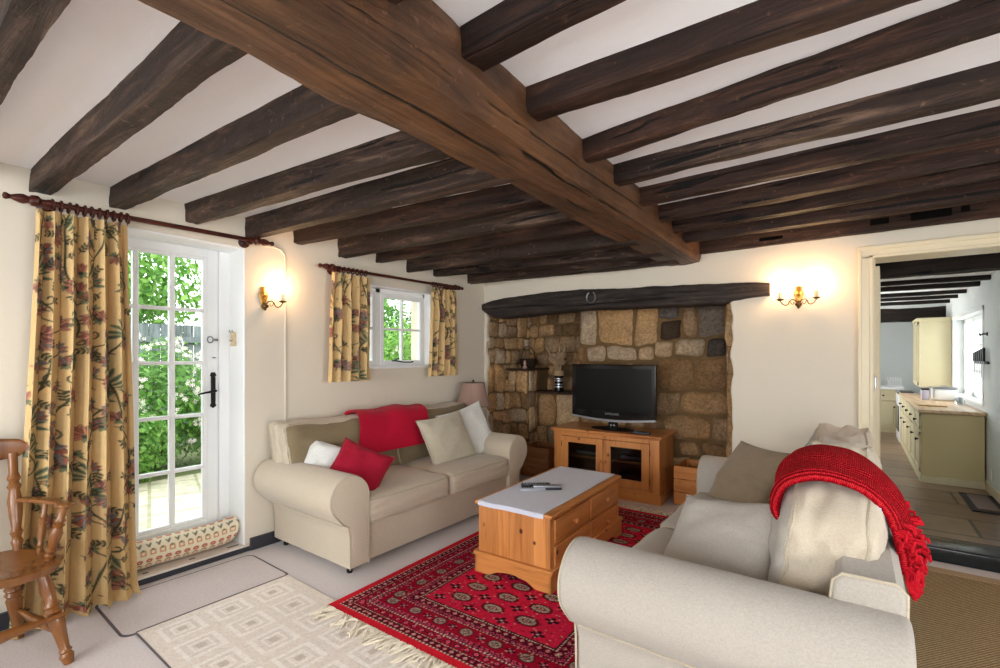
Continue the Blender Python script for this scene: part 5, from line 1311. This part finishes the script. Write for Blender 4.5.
def persian(c):
    X, Y, w, l = c.X, c.Y, c.w, c.h; d = np.minimum(np.minimum(X, w-X), np.minimum(Y, l-Y))
    along = np.where((np.minimum(X, w-X) < np.minimum(Y, l-Y)), Y, X)
    def put(m, col): c.c[m] = col
    def chk(p, q, k=2): return ((np.floor(along/p) + np.floor(d/q)) % k) == 0
    fr = lambda p: np.mod(along, p)/p
    c.c[:] = CR
    put(d < .050, EDG)
    def dash(a, b_, p=.022, col=CRM, bg=MAR):
        m = (d >= a) & (d < b_); put(m, bg); put(m & (fr(p) < .6), col)
    def motif(a, b_, p, bg, c1, c2):
        m = (d >= a) & (d < b_); put(m, bg); t = (d-a)/(b_-a); f = fr(p)
        dia = np.abs(f-.5)*2 + np.abs(t-.5)*2; put(m & (dia < .85), c1); put(m & (dia < .5), c2); put(m & (dia < .2), bg)
        put(m & (dia > 1.55) & ((np.floor(along/p) % 2) == 0), c1)
    dash(.050, .056); motif(.056, .094, .040, MAR, CRD, CRM); dash(.094, .100, .018)
    motif(.100, .150, .056, CRD, INK, RPK); dash(.150, .156, .020)
    motif(.156, .184, .030, MAR, RPK, INK); 
    m = (d >= .184) & (d < .285); put(m, CRD); dash(.184, .188, .03, RPK)
    motif(.285, .312, .030, MAR, RPK, INK); dash(.279, .285, .020); motif(.312, .352, .046, MAR, CRD, CRM); dash(.352, .360, .016)
    put((d >= .360), CR)
    put((d >= .360) & (d < .368), INK)
    r = random.Random(3)
    def gul(x, y, rx, ry):
        c.disc(x, y, rx*1.18, ry*1.2, 0, lin((120, 12, 34))); c.disc(x, y, rx, ry, 0, INK); c.disc(x, y, rx*.86, ry*.84, 0, CRM)
        for a in range(16):
            q = a*PI/8; c.stroke([(x+rx*.30*math.cos(q), y+ry*.30*math.sin(q)), (x+rx*.84*math.cos(q), y+ry*.84*math.sin(q))], .0022, INK if a % 2 else lin((120, 96, 84)))
        c.disc(x, y, rx*.42, ry*.42, 0, INK); c.disc(x, y, rx*.30, ry*.30, 0, CRM); c.disc(x, y, rx*.14, ry*.16, 0, CR)
        c.stroke([(x-rx*.8, y), (x+rx*.8, y)], .002, INK); c.stroke([(x, y-ry*.8), (x, y+ry*.8)], .002, INK)
    def minor(x, y, s):
        for dx, dy in ((0, 0), (1, 0), (-1, 0), (0, .7), (0, -.7)): c.disc(x+dx*s*.55, y+dy*s*.62, s*.36, s*.26, 0, MAR if (dx or dy) else INK)
        c.stroke([(x-s, y), (x+s, y)], .002, INK); c.stroke([(x, y-s*.8), (x, y+s*.8)], .002, INK)
        c.disc(x, y, s*.17, s*.14, 0, CRM)
        for q in range(4): c.disc(x+s*.55*math.cos(q*PI/2+.78), y+s*.5*math.sin(q*PI/2+.78), .005, .004, 0, RPK)
    y = .487-.0; 
    gx = [.54+.2115*i for i in range(-1, 6)]; gy = [.487+.141*j for j in range(0, 15)]
    fw0, fw1, fl0, fl1 = .40, w-.40, .40, l-.40
    for x in gx:
        for y in gy:
            if fw0 < x < fw1 and fl0 < y < fl1: gul(x, y, .060, .038)
    for x in gx:
        for y in [q-.0705 for q in gy]:
            xx = x+.10575
            if fw0 < xx < fw1 and fl0 < y < fl1: minor(xx, y, .045)
    # guls of the wide border
    for k in range(0, 40):
        s_ = .26+.172*k
        for (x, y) in ((s_, .235), (s_, l-.235)):
            if .2 < x < w-.2: gul(x, y, .036, .030)
        for (x, y) in ((s_+.086, .235), (s_+.086, l-.235)):
            if .2 < x < w-.2: minor(x, y, .030)
        for (x, y) in ((.235, s_+.05), (w-.235, s_+.05)):
            if .28 < y < l-.28: gul(x, y, .030, .036)
        for (x, y) in ((.235, s_+.136), (w-.235, s_+.136)):
            if .28 < y < l-.28: minor(x, y, .028)
    # small filler knots and wool abrash
    for k in range(5200):
        x, y = r.random()*w, r.random()*l; dd = min(x, w-x, y, l-y)
        if dd < .055: continue
        c.disc(x, y, .0045, .0032, 0, r.choice((INK, MAR, RPK, CRM, MAR)))
    rng = np.random.default_rng(2); c.c *= (1 + .22*(rng.random(c.c.shape[:2])[..., None]-.5))
    ab = np.interp(Y[:, 0], np.linspace(0, l, 30), 1+.10*(rng.random(30)-.5)); c.c *= ab[:, None, None]
RW, RLN, RROT = 1.56, 2.50, R(1.4)
rg, rm = carpet('persian_rug', 'crimson patterned oriental rug with rows of oval medallions and a cream fringe', (-2.285, 1.512), RROT, RW, RLN, .0008, .009, .0042, persian, M['rug'])
fr = B(); rr = random.Random(5)
n_f = 120
for e, (yy, sg) in enumerate(((0, -1), (RLN, 1))):
    for k in range(n_f if not e else 60):
        x = .01 + (RW-.02)*(k+.5)/(n_f if not e else 60) + rr.uniform(-.004, .004); L = rr.uniform(.08, .14); a = rr.uniform(-.7, .7) + .5*ns(x*5, 1, 2)
        clump = .035*math.sin(x*42)
        pts = [(x, yy, .010)]
        for q in range(1, 6):
            f = q/5; pts.append((x + math.sin(a)*L*f + clump*f + .006*rr.uniform(-1, 1), yy + sg*(L*f*math.cos(a)), .013+.010*rr.random()*(1-f)))
        m_ = rm; fr.tube([m_ @ Vector(p) for p in pts], [.005, .006, .005, .006, .005, .003], 5)
fo = fr.build('fringe', M['fringe'], rg); fo['kind'] = 'stuff'
BE = lin((232, 219, 205)); BE2 = lin((224, 210, 196)); BE3 = lin((241, 232, 222)); BE4 = lin((200, 186, 170))
def beige(c):
    X, Y = c.X, c.Y; c.c[:] = BE
    n = ((np.floor(X/.007)+np.floor(Y/.007)) % 2) == 0; c.c[n] = lin((227, 214, 200))
    rng = np.random.default_rng(4)
    k = 0
    for j, y in enumerate((.147, .372, .597)):
        for i in range(0, 10):
            x = .137 + .225*i
            t = np.maximum(np.abs(X-x), np.abs(Y-y)*.95)
            m = (t < .085); c.c[m] = BE2 if (i+j) % 2 else BE
            c.c[(t < .085) & (t >= .064)] = BE3; c.c[(t < .064) & (t >= .044)] = lin((225, 212, 198)); c.c[(t < .044) & (t > .032)] = BE3
            c.c[(t < .018)] = BE4
    q = rng.random(c.c.shape[:2]); c.c[(q > .80)] *= .86; c.c[q < .15] *= 1.06
bg_, bm2 = carpet('beige_rug', 'cream flat-woven runner patterned with concentric squares under the red rug fringe', (-2.80, .815), R(-.6), 2.05, .765, .0046, .0036, .005, beige, M['beige_rug'], .002)

b = B(); b.tube([bm2 @ Vector((-.003, y, .006)) for y in (0, .2, .4, .6, .765)], .004, 6); b.tube([bm2 @ Vector((x, -.003, .006)) for x in (0, .5, 1.0, 2.0)], .004, 6); b.build('bound_edge', M['mat_edge'], bg_)
# grey doormat in front of the french door
def rrect(x0, y0, x1, y1, r, n=6):
    p = []
    for cx, cy, a0 in ((x1-r, y0+r, -90), (x1-r, y1-r, 0), (x0+r, y1-r, 90), (x0+r, y0+r, 180)):
        for i in range(n+1): a = R(a0+90*i/n); p.append((cx+r*math.cos(a), cy+r*math.sin(a)))
    return p
mm = T(-3.31, .765, 0) @ RZ(R(-1.0))
b = B(); b.prism(rrect(0, 0, .515, .84, .05), 'z', .0005, .0035, .001, mm); dm = b.build('doormat', M['mat_edge'], smooth=False); tag(dm, 'mauve-grey doormat with dark rubber edge in front of the french door', 'mat')
b = B(); b.prism(rrect(.012, .012, .503, .828, .045), 'z', .0036, .0045, .0008, mm); b.build('pile', M['mat_grey'], dm, smooth=False)
b = B(); b.box((.02, 0, .0), (.03, .5, .001), 0)
# sisal mat at the kitchen step
ms = T(.135, 4.10, 0) @ RZ(R(-1.5))
b = B(); b.box((0, -3.0, .0005), (1.5, 0, .007), .002, 1, ms); sm = b.build('sisal_mat', M['sisal_band'], smooth=False); tag(sm, 'brown sisal mat with taped border in front of the kitchen step', 'mat')
b = B(); b.box((.085, -2.92, .0071), (1.42, -.085, .0082), .0005, 1, ms); b.build('sisal_line', M['sisal_line'], sm, smooth=False); bpy.data.objects['sisal_line'].name = 'border_line'
b = B(); b.box((.097, -2.9, .0083), (1.40, -.097, .0092), .0005, 1, ms); b.build('woven_field', M['sisal'], sm, smooth=False)

# ---- coffee table chest
TM = T(-1.905, 2.300, .0102) @ RZ(R(2.3)); TW, TL, TH = .54, 1.11, .44
ct = thing('coffee_table', 'orange pine chest coffee table with drawers standing on the red rug', 'coffee table', tuple(TM.to_translation()), R(2.3))
def tb(name, boxes, mat, parent=ct, bev=.004, seg=2):
    b = B()
    for lo, hi in boxes: b.box(lo, hi, bev, seg, TM)
    return b.build(name, mat, parent, smooth=False)
M['pine_tb'] = m_pine('pine_end_boards', 'z', 'x', .083, base=(208, 138, 76), knots=((-1.577, .318, .017), (-1.487, .268, .018)))
tb('tabletop', [((0, 0, TH-.022), (TW, TL, TH))], M['pine_y'], bev=.008, seg=3)
tb('end_panel', [((.018, .018, .07), (TW-.018, .040, TH-.022))], M['pine_tb'], bev=.002, seg=1)
tb('end_panel', [((.018, TL-.040, .07), (TW-.018, TL-.018, TH-.022))], M['pine_tb'], bev=.002, seg=1)
tb('side_panel', [((.018, .040, .07), (.036, TL-.040, TH-.022))], M['pine_y'], bev=.002, seg=1)
tb('front_frame', [((TW-.036, .040, .07), (TW-.018, .062, TH-.022)), ((TW-.036, TL-.062, .07), (TW-.018, TL-.040, TH-.022)), ((TW-.036, TL/2-.012, .07), (TW-.018, TL/2+.012, TH-.022)),
   ((TW-.036, .06, .07), (TW-.018, TL-.06, .105)), ((TW-.036, .06, .245), (TW-.018, TL-.06, .262)), ((TW-.036, .06, TH-.04), (TW-.018, TL-.06, TH-.022))], M['pine_y'], bev=.002, seg=1)
for (y0, y1) in ((.064, TL/2-.014), (TL/2+.014, TL-.064)):
    for (z0, z1) in ((.264, TH-.042), (.107, .243)):
        d_ = tb('drawer', [((TW-.032, y0, z0), (TW-.008, y1, z1))], M['pine_y'], bev=.005)
        for fy in ((.5,)):
            yk = y0+(y1-y0)*fy; q = B(); q.lathe([(.009, 0), (.008, .008), (.017, .016), (.019, .024), (.013, .032), (0, .034)], TM @ T(TW-.008, yk, (z0+z1)/2) @ RY(PI/2), 16); q.build('knob', M['pine_y'], d_)
# plinth with a cut-out apron on each side, moulded upper edge
def apron(p0, p1, out, nm):
    """p0,p1 in table xy; out = outward dir; profile with arch"""
    P0, P1, O = Vector((*p0, 0)), Vector((*p1, 0)), Vector((*out, 0)); L = (P1-P0).length; D = (P1-P0)/L
    pr = [(0, 0), (0, .112), (L, .112), (L, 0), (L-.10, 0)]
    k = 10
    pr += [(L-.10-(.09)*i/k, .034*(.5-.5*math.cos(PI*i/k))**.8) for i in range(1, k+1)] + [(L-.19-(L-.38)*i/6, .034+.010*math.sin(PI*i/6)) for i in range(1, 6)] + [(.19-.09*i/k, .034*(.5+.5*math.cos(PI*i/k))**.8) for i in range(0, k+1)]
    m_ = Matrix(((D.x, O.x, 0, P0.x), (D.y, O.y, 0, P0.y), (0, 0, 1, 0), (0, 0, 0, 1)))
    b = B(); b.prism(pr, 'y', -.018, 0, .003, TM @ m_, 1)
    b.prism([(-.006, .108), (L+.006, .108), (L+.006, .114), (L+.004, .124), (L-.004, .130), (.004, .130), (-.004, .124), (-.006, .114)], 'y', -.018, .008, .003, TM @ m_, 1)
    return b.build(nm, M['pine_x'] if abs(D.x) > .5 else M['pine_y'], ct, smooth=False)
apron((0, 0), (TW, 0), (0, -1), 'plinth'); apron((TW, 0), (TW, TL), (1, 0), 'plinth'); apron((TW, TL), (0, TL), (0, 1), 'plinth'); apron((0, TL), (0, 0), (-1, 0), 'plinth')
# runner, with its near end hanging a little over the edge
def run(u, v):
    x = .030 + .46*u + .006*ns(v*3, u, 1); L = 1.135*v; z = TH + .0012
    y = TL-.004 - L*1.0
    if y < -.004: z -= (-.004-y); y = -.004 - .004*math.sin(u*9); 
    x += .018*(1-v)*(u)*0
    return tuple(TM @ Vector((x + .03*(1-v)*0, y, z + .0007*math.sin(u*20)*(v > .9))))
b = B(); b.grid(run, 30, 120); b.grid(lambda u, v: tuple(Vector(run(u, v)) + Vector((0, -.0012 if v > .965 else 0, .0022))), 30, 120)
tag(b.build('table_runner', M['runner'], angle=180), 'pale blue-grey cloth runner lying along the pine coffee table', 'table runner')
def remote(x, y, rot, w, l, h, label, body, face, zz=0):
    m_ = TM @ T(x, y, TH+.0036+zz) @ RZ(rot)
    t = thing('remote_control', label, 'remote control', tuple(m_.to_translation()), 0, 'remote controls on the coffee table')
    b = B(); b.box((-w/2, -l/2, 0), (w/2, l/2, h*.65), .005, 3, m_); b.build('body', M[body], t)
    b = B(); b.box((-w/2+.002, -l/2+.002, h*.60), (w/2-.002, l/2-.002, h), .004, 2, m_); b.build('faceplate', M[face], t)
    for r_ in range(8):
        for c_ in range(3):
            if r_ == 5 and c_ != 1: continue
            b = B(); b.box((-w*.30+c_*w*.30-w*.09, -l*.42+r_*l*.10, h), (-w*.30+c_*w*.30+w*.09, -l*.42+r_*l*.10+l*.055, h+.0018), .0008, 1, m_); b.build('button', M['rubber' if body != 'grey_lite' else 'darkplastic'], t, smooth=False)
remote(.165, .47, R(-52), .048, .20, .022, 'black remote control at the front left of the three on the table', 'darkplastic', 'darkplastic')
remote(.192, .385, R(-50), .045, .17, .016, 'slim grey remote control lying between the two dark ones', 'grey_lite', 'grey_lite')
remote(.262, .455, R(-56), .050, .19, .026, 'remote control with silver face and dark sides on the runner', 'darkplastic', 'silver', .0)

# ---- pine armchair at the left edge of the photo
CMx = T(-2.955, .30, 0) @ RZ(R(10))       # local: x forward, y across (0 = centre)
ch = thing('wooden_armchair', 'turned pine armchair cut off at the left edge beside the long curtain', 'chair', tuple(CMx.to_translation()), 0)
def cht(name, p0, p1, prof, parent=ch, n=18):
    b = B(); b.turned(tuple(CMx @ Vector(p0)), tuple(CMx @ Vector(p1)), prof, n); return b.build(name, M['chairwood'], parent)
LEG = [(.017, 0), (.021, .04), (.026, .09), (.019, .12), (.024, .14), (.018, .17), (.022, .30), (.027, .42), (.030, .50), (.022, .54), (.032, .575), (.022, .61), (.031, .64), (.021, .68), (.026, .80), (.021, .97), (.017, 1)]
SP = [(.013, 0), (.016, .06), (.020, .10), (.014, .14), (.021, .19), (.015, .23), (.020, .35), (.024, .5), (.017, .62), (.023, .66), (.015, .70), (.022, .74), (.015, .80), (.016, 1)]
sh_z = .445
# saddle seat
b = B(); n = 40
def seatf(u, v):
    a = 2*PI*u; ca, sa = math.cos(a), math.sin(a); k = 1/(abs(ca)**3.4+abs(sa)**3.4)**(1/3.4); r = v
    x = .225*ca*k*r; y = .245*sa*k*r*(1+.06*ca)
    z = sh_z - .016*(1-r**2.5)*1.0 + .010*math.exp(-((y/.05)**2))*(x > 0)*r - (.006 if r > .97 else 0)
    return tuple(CMx @ Vector((x, y, z)))
b.grid(seatf, 56, 18, cu=True)
def seatb(u, v):
    p = CMx.inverted() @ Vector(seatf(u, 1)); s = 1-.10*v; return tuple(CMx @ Vector((p.x*s if v < .6 else p.x*s*(1-(v-.6)/.4), p.y*s if v < .6 else p.y*s*(1-(v-.6)/.4), p.z-.036*min(1, v/.6))))
b.grid(seatb, 56, 10, cu=True); b.build('seat', M['chairwood'], ch, angle=50)
legs = {}
for (x, y, fx, fy) in ((.15, .16, .225, .225), (.15, -.16, .225, -.225), (-.15, .15, -.225, .21), (-.15, -.15, -.225, -.21)):
    cht('leg', (fx, fy, 0), (x, y, sh_z-.035), LEG)
cht('stretcher', (.205, .205, .13), (-.205, .195, .15), [(.010, 0), (.012, .2), (.020, .45), (.024, .5), (.020, .55), (.012, .8), (.010, 1)])
cht('stretcher', (.205, -.205, .13), (-.205, -.195, .15), [(.010, 0), (.012, .2), (.020, .45), (.024, .5), (.020, .55), (.012, .8), (.010, 1)])
cht('stretcher', (0, .195, .14), (0, -.195, .14), [(.010, 0), (.012, .2), (.018, .4), (.026, .5), (.018, .6), (.012, .8), (.010, 1)])
cht('stretcher', (.215, .215, .22), (.215, -.215, .22), [(.010, 0), (.012, .2), (.018, .4), (.024, .5), (.018, .6), (.012, .8), (.010, 1)])
for y in (.185, -.185): cht('back_post', (-.165, y, sh_z-.01), (-.265, y*1.08, .88), [(q[0]*1.15, q[1]) for q in SP])
for y in (-.09, 0, .09): cht('spindle', (-.175, y, sh_z-.01), (-.262, y*1.05, .87), [(q[0]*.7, q[1]) for q in SP])
def crest(u, v):
    y = -.25+.50*u; arc = .035*math.cos(y/.25*PI/2); top_ = .115-.030*abs(y/.25)**3 + .012*math.cos(y/.25*PI)
    a = 2*PI*v; ca, sa = math.cos(a), math.sin(a); x = -.262 - arc*.6 + math.copysign(abs(ca)**.5, ca)*.011; z = .905 + math.copysign(abs(sa)**.5, sa)*top_/2
    e = min(1, min(u, 1-u)*14+.25)**.5; z = .905+(z-.905)*e
    return tuple(CMx @ Vector((x - .02*(z-.9), y, z)))
b = B(); b.grid(crest, 40, 20, cv=True); b.f.append(tuple(i*40 for i in range(20))); b.f.append(tuple(i*40+39 for i in range(20))[::-1]); b.build('crest_rail', M['chairwood'], ch, angle=60)
for sg in (1, -1):
    def armf(u, v, sg=sg):
        t = u; x = -.225 + .40*t; y = sg*(.20+.055*math.sin(t*PI*.75)); w_ = .021+.013*math.sin(min(1, t*1.3)*PI)*.4+(.012 if t > .8 else 0); a = 2*PI*v; ca, sa = math.cos(a), math.sin(a)
        e = min(1, min(u, 1-u)*12+.2)**.5
        return tuple(CMx @ Vector((x, y+math.copysign(abs(ca)**.6, ca)*w_*e, .665+.012*t+math.copysign(abs(sa)**.6, sa)*.011*e)))
    b = B(); b.grid(armf, 34, 18, cv=True); b.f.append(tuple(i*34 for i in range(18))); b.f.append(tuple(i*34+33 for i in range(18))[::-1]); b.build('arm_rest', M['chairwood'], ch, angle=60)
    cht('arm_post', (.085, sg*.205, sh_z-.015), (.125, sg*.245, .665), SP); cht('arm_spindle', (-.03, sg*.215, sh_z-.015), (-.04, sg*.240, .660), [(q[0]*.7, q[1]) for q in SP])

# ================================================================== GARDEN OUTSIDE THE FRENCH DOOR AND SMALL WINDOW
w = B(); w.box((-30, -20, -.35), (XO-.02, 30, -.04)); struct(w.build('ground', m_paint('garden_ground', lin((120, 130, 84)), .95, .3, .4, 3), smooth=False))
w = B(); w.box((-6.1, -2.5, -.045), (XO-.001, 9, -.01)); struct(w.build('patio', M['patio'], smooth=False))
fe = thing('garden_fence', 'grey-green vertical board fence across the garden', 'fence', (-8.4, 3, 0))
b = B(); rr = random.Random(8)
for k in range(90):
    y = -4+.15*k; b.box((-8.42, y, -.04), (-8.40, y+.138, 1.82+.01*rr.random()), 0)
b.build('boards', M['fence'], fe, smooth=False)
b = B(); b.box((-8.40, -4, 1.55), (-8.35, 9.5, 1.64)); b.box((-8.40, -4, .3), (-8.35, 9.5, .39)); b.build('rails', M['fence'], fe, smooth=False)
def bush(name, label, cat, c, rad, n, mats, seed, size=.06, blossoms=0, trunk=None, group=None):
    t = thing(name, label, cat, (c[0], c[1], -.04), 0, group); rr = random.Random(seed)
    b = B()
    if trunk: b.tube([(c[0], c[1], -.05), (c[0]+.05, c[1], c[2]*.5), (c[0], c[1]+.05, c[2])], [.10, .08, .05])
    else:
        for k in range(9):
            a = rr.random()*6.28; b.tube([(c[0]+.03*math.cos(a), c[1]+.03*math.sin(a), -.05), (c[0]+rad[0]*.3*math.cos(a), c[1]+rad[1]*.3*math.sin(a), c[2]*.6), (c[0]+rad[0]*.6*math.cos(a), c[1]+rad[1]*.6*math.sin(a), c[2]+rad[2]*.3)], [.012, .008, .004], 5)
    b.build('stem' if not trunk else 'trunk', M['joist'], t)
    for mi in range(len(mats)):
        b = B()
        for k in range(n//len(mats)):
            while True:
                d = Vector((rr.uniform(-1, 1), rr.uniform(-1, 1), rr.uniform(-1, 1)))
                if .35 < d.length < 1: break
            d *= (.75+.25*rr.random())/max(.75, d.length)**.4
            k2 = 1+.22*ns(d.x*3+seed, d.y*3, d.z*3)
            p = Vector((c[0]+d.x*rad[0]*k2, c[1]+d.y*rad[1]*k2, c[2]+d.z*rad[2]*k2))
            if p.z < -.02: continue
            up = (d + Vector((rr.uniform(-.8, .8), rr.uniform(-.8, .8), rr.uniform(-.3, .9)))).normalized(); s_ = up.orthogonal().normalized(); s_ = Matrix.Rotation(rr.random()*6.28, 3, up) @ s_; q = up.cross(s_); L = size*rr.uniform(.6, 1.3)
            b.v += [tuple(p), tuple(p+s_*L*.5+q*L*.28+up*L*.08), tuple(p+s_*L), tuple(p+s_*L*.5-q*L*.28+up*L*.08)]; o = len(b.v)-4; b.f += [(o, o+1, o+2), (o, o+2, o+3)]
        lf = b.build('foliage', mats[mi], t, smooth=False)
    if blossoms:
        b = B()
        for k in range(blossoms):
            d = Vector((rr.uniform(.1, 1), rr.uniform(-1, 1), rr.uniform(-.3, 1))).normalized(); p = Vector((c[0]+d.x*rad[0], c[1]+d.y*rad[1], c[2]+d.z*rad[2]))
            for q in range(6):
                pp = p + Vector((rr.uniform(-.05, .05), rr.uniform(-.05, .05), rr.uniform(-.05, .05)))
                for a in range(5):
                    s_ = Matrix.Rotation(a*1.257, 3, 'X') @ Vector((.1, 0, 1)); s2 = Matrix.Rotation(a*1.257+.6, 3, 'X') @ Vector((.1, 0, 1)); o = len(b.v); b.v += [tuple(pp), tuple(pp+s_*.022), tuple(pp+s2*.022)]; b.f.append((o, o+1, o+2))
        b.build('blossom', M['petal'], t, smooth=False)
    return t
LF = M['leaf']
bush('flowering_shrub', 'flowering shrub with white blossom behind the middle door panes', 'shrub', (-6.9, 2.15, .75), (.75, .85, .85), 5200, [LF[1], LF[0]], 1, .075, 60)
bush('leafy_shrub', 'bright green shrub low in the garden behind the lower door panes', 'shrub', (-6.3, 1.45, .40), (.6, .8, .55), 4600, [LF[3], LF[1], LF[0]], 2, .07)
bush('leafy_shrub', 'pale green shrub right of the flowering one beyond the door', 'shrub', (-6.6, 3.1, .50), (.6, .8, .7), 4600, [LF[3], LF[1]], 3, .07, 20)
bush('garden_tree', 'leafy tree rising above the fence behind the top door panes', 'tree', (-9.9, 2.2, 2.6), (1.4, 1.9, 1.5), 8000, [LF[1], LF[0], LF[3]], 4, .13, 0, True)
bush('garden_tree', 'second leafy tree above the fence further right', 'tree', (-9.9, 6.6, 2.4), (1.5, 2.0, 1.7), 8000, [LF[0], LF[1], LF[3]], 5, .13, 0, True)
bush('leafy_shrub', 'light green shrub filling the lower panes of the small window', 'shrub', (-5.6, 5.2, 1.0), (.7, .9, 1.0), 6000, [LF[3], LF[1]], 6, .07, 30)
bush('leafy_shrub', 'dark blue-green shrub at the top of the small window', 'shrub', (-7.3, 6.4, 1.6), (.9, 1.2, .9), 5000, [LF[2], LF[0]], 7, .08)
bush('leafy_shrub', 'pale shrub seen at the right edge of the small window', 'shrub', (-5.4, 6.9, 1.2), (.8, 1.0, 1.1), 5000, [LF[3], LF[1]], 8, .07)
bush('leafy_shrub', 'green shrub behind the long curtain side of the door', 'shrub', (-6.6, .3, .55), (.6, .8, .7), 3000, [LF[1], LF[0]], 9, .08)
# ================================================================== LIGHT, OUTSIDE WORLD, CAMERA
def area(name, loc, rot, sx, sy, power, col, portal=False):
    l = bpy.data.lights.new(name, 'AREA'); l.shape = 'RECTANGLE'; l.size = sx; l.size_y = sy; l.energy = power; l.color = col
    if portal: l.cycles.is_portal = True
    o = bpy.data.objects.new(name, l); COL.objects.link(o); o.location = loc; o.rotation_euler = rot; return o
def point(name, loc, power, col, r=.02):
    l = bpy.data.lights.new(name, 'POINT'); l.energy = power; l.color = col; l.shadow_soft_size = r
    o = bpy.data.objects.new(name, l); COL.objects.link(o); o.location = loc; return o
DAY = (.90, .95, 1.0)
area('daylight_back_window', (-1.95, YB-.27, 1.28), (R(90), 0, 0), 1.85, 1.5, 78, DAY)
area('daylight_back_window', (.75, YB-.27, 1.28), (R(90), 0, 0), 1.85, 1.5, 78, DAY)
area('daylight_side_window', (XR+.27, 1.05, 1.35), (R(90), 0, R(90)), 1.65, 1.25, 60, (.86, .93, 1.0))
area('daylight_kitchen_window', (KX+.45, 7.9, 1.34), (R(90), 0, R(90)), 2.1, .85, 36, DAY)
area('daylight_door', (-4.1, 1.15, 1.15), (R(90), 0, R(-90)), .9, 2.0, 1, DAY, True)
area('daylight_small_window', (-3.75, 2.87, 1.6), (R(90), 0, R(-90)), 1.0, .7, 1, DAY, True)
WC = (1, .60, .30)
for p in BULBS: point('sconce_bulb_light', p, 6, WC, .03)
area('added_kitchen_fill', (-.95, 8.5, 1.37), (R(90), 0, R(-90)), 1.7, .9, 42, (.95, .97, 1))  # fill lamp added behind the made-up left opening, lifts the dark kitchen
wd = bpy.data.worlds.new('World'); SC.world = wd; wd.use_nodes = True
nt = wd.node_tree; bg = nt.nodes['Background']
sky = nt.nodes.new('ShaderNodeTexSky'); sky.sky_type = 'HOSEK_WILKIE'; sky.turbidity = 6; sky.sun_direction = Vector((-.5, .3, .8)).normalized(); sky.ground_albedo = .5
mx = nt.nodes.new('ShaderNodeMix'); mx.data_type = 'RGBA'; mx.inputs[0].default_value = .65
mx.inputs[7].default_value = (.95, .98, 1, 1); nt.links.new(sky.outputs[0], mx.inputs[6]); nt.links.new(mx.outputs[2], bg.inputs[0]); bg.inputs[1].default_value = 6.5
cam = bpy.data.cameras.new('camera'); co = bpy.data.objects.new('camera', cam); COL.objects.link(co)
co.location = (0, 0, 1.35); co.rotation_euler = (R(90), 0, R(36.6)); cam.sensor_width = 36; cam.lens = 479/1000*36
cam.shift_y = 21.5/1000; cam.clip_start = .05; cam.clip_end = 200
SC.camera = co
SC.view_settings.view_transform = 'Standard'; SC.view_settings.look = 'None'; SC.view_settings.gamma = 1; SC.view_settings.exposure = 0.0
try: SC.view_settings.use_curve_mapping = False
except Exception: pass
cy = SC.cycles
cy.use_denoising = True
try: cy.denoiser = 'OPENIMAGEDENOISE'
except Exception: pass
cy.max_bounces = 8; cy.diffuse_bounces = 5; cy.glossy_bounces = 3; cy.transparent_max_bounces = 8; cy.transmission_bounces = 4
cy.caustics_reflective = False; cy.caustics_refractive = False; cy.sample_clamp_indirect = 6
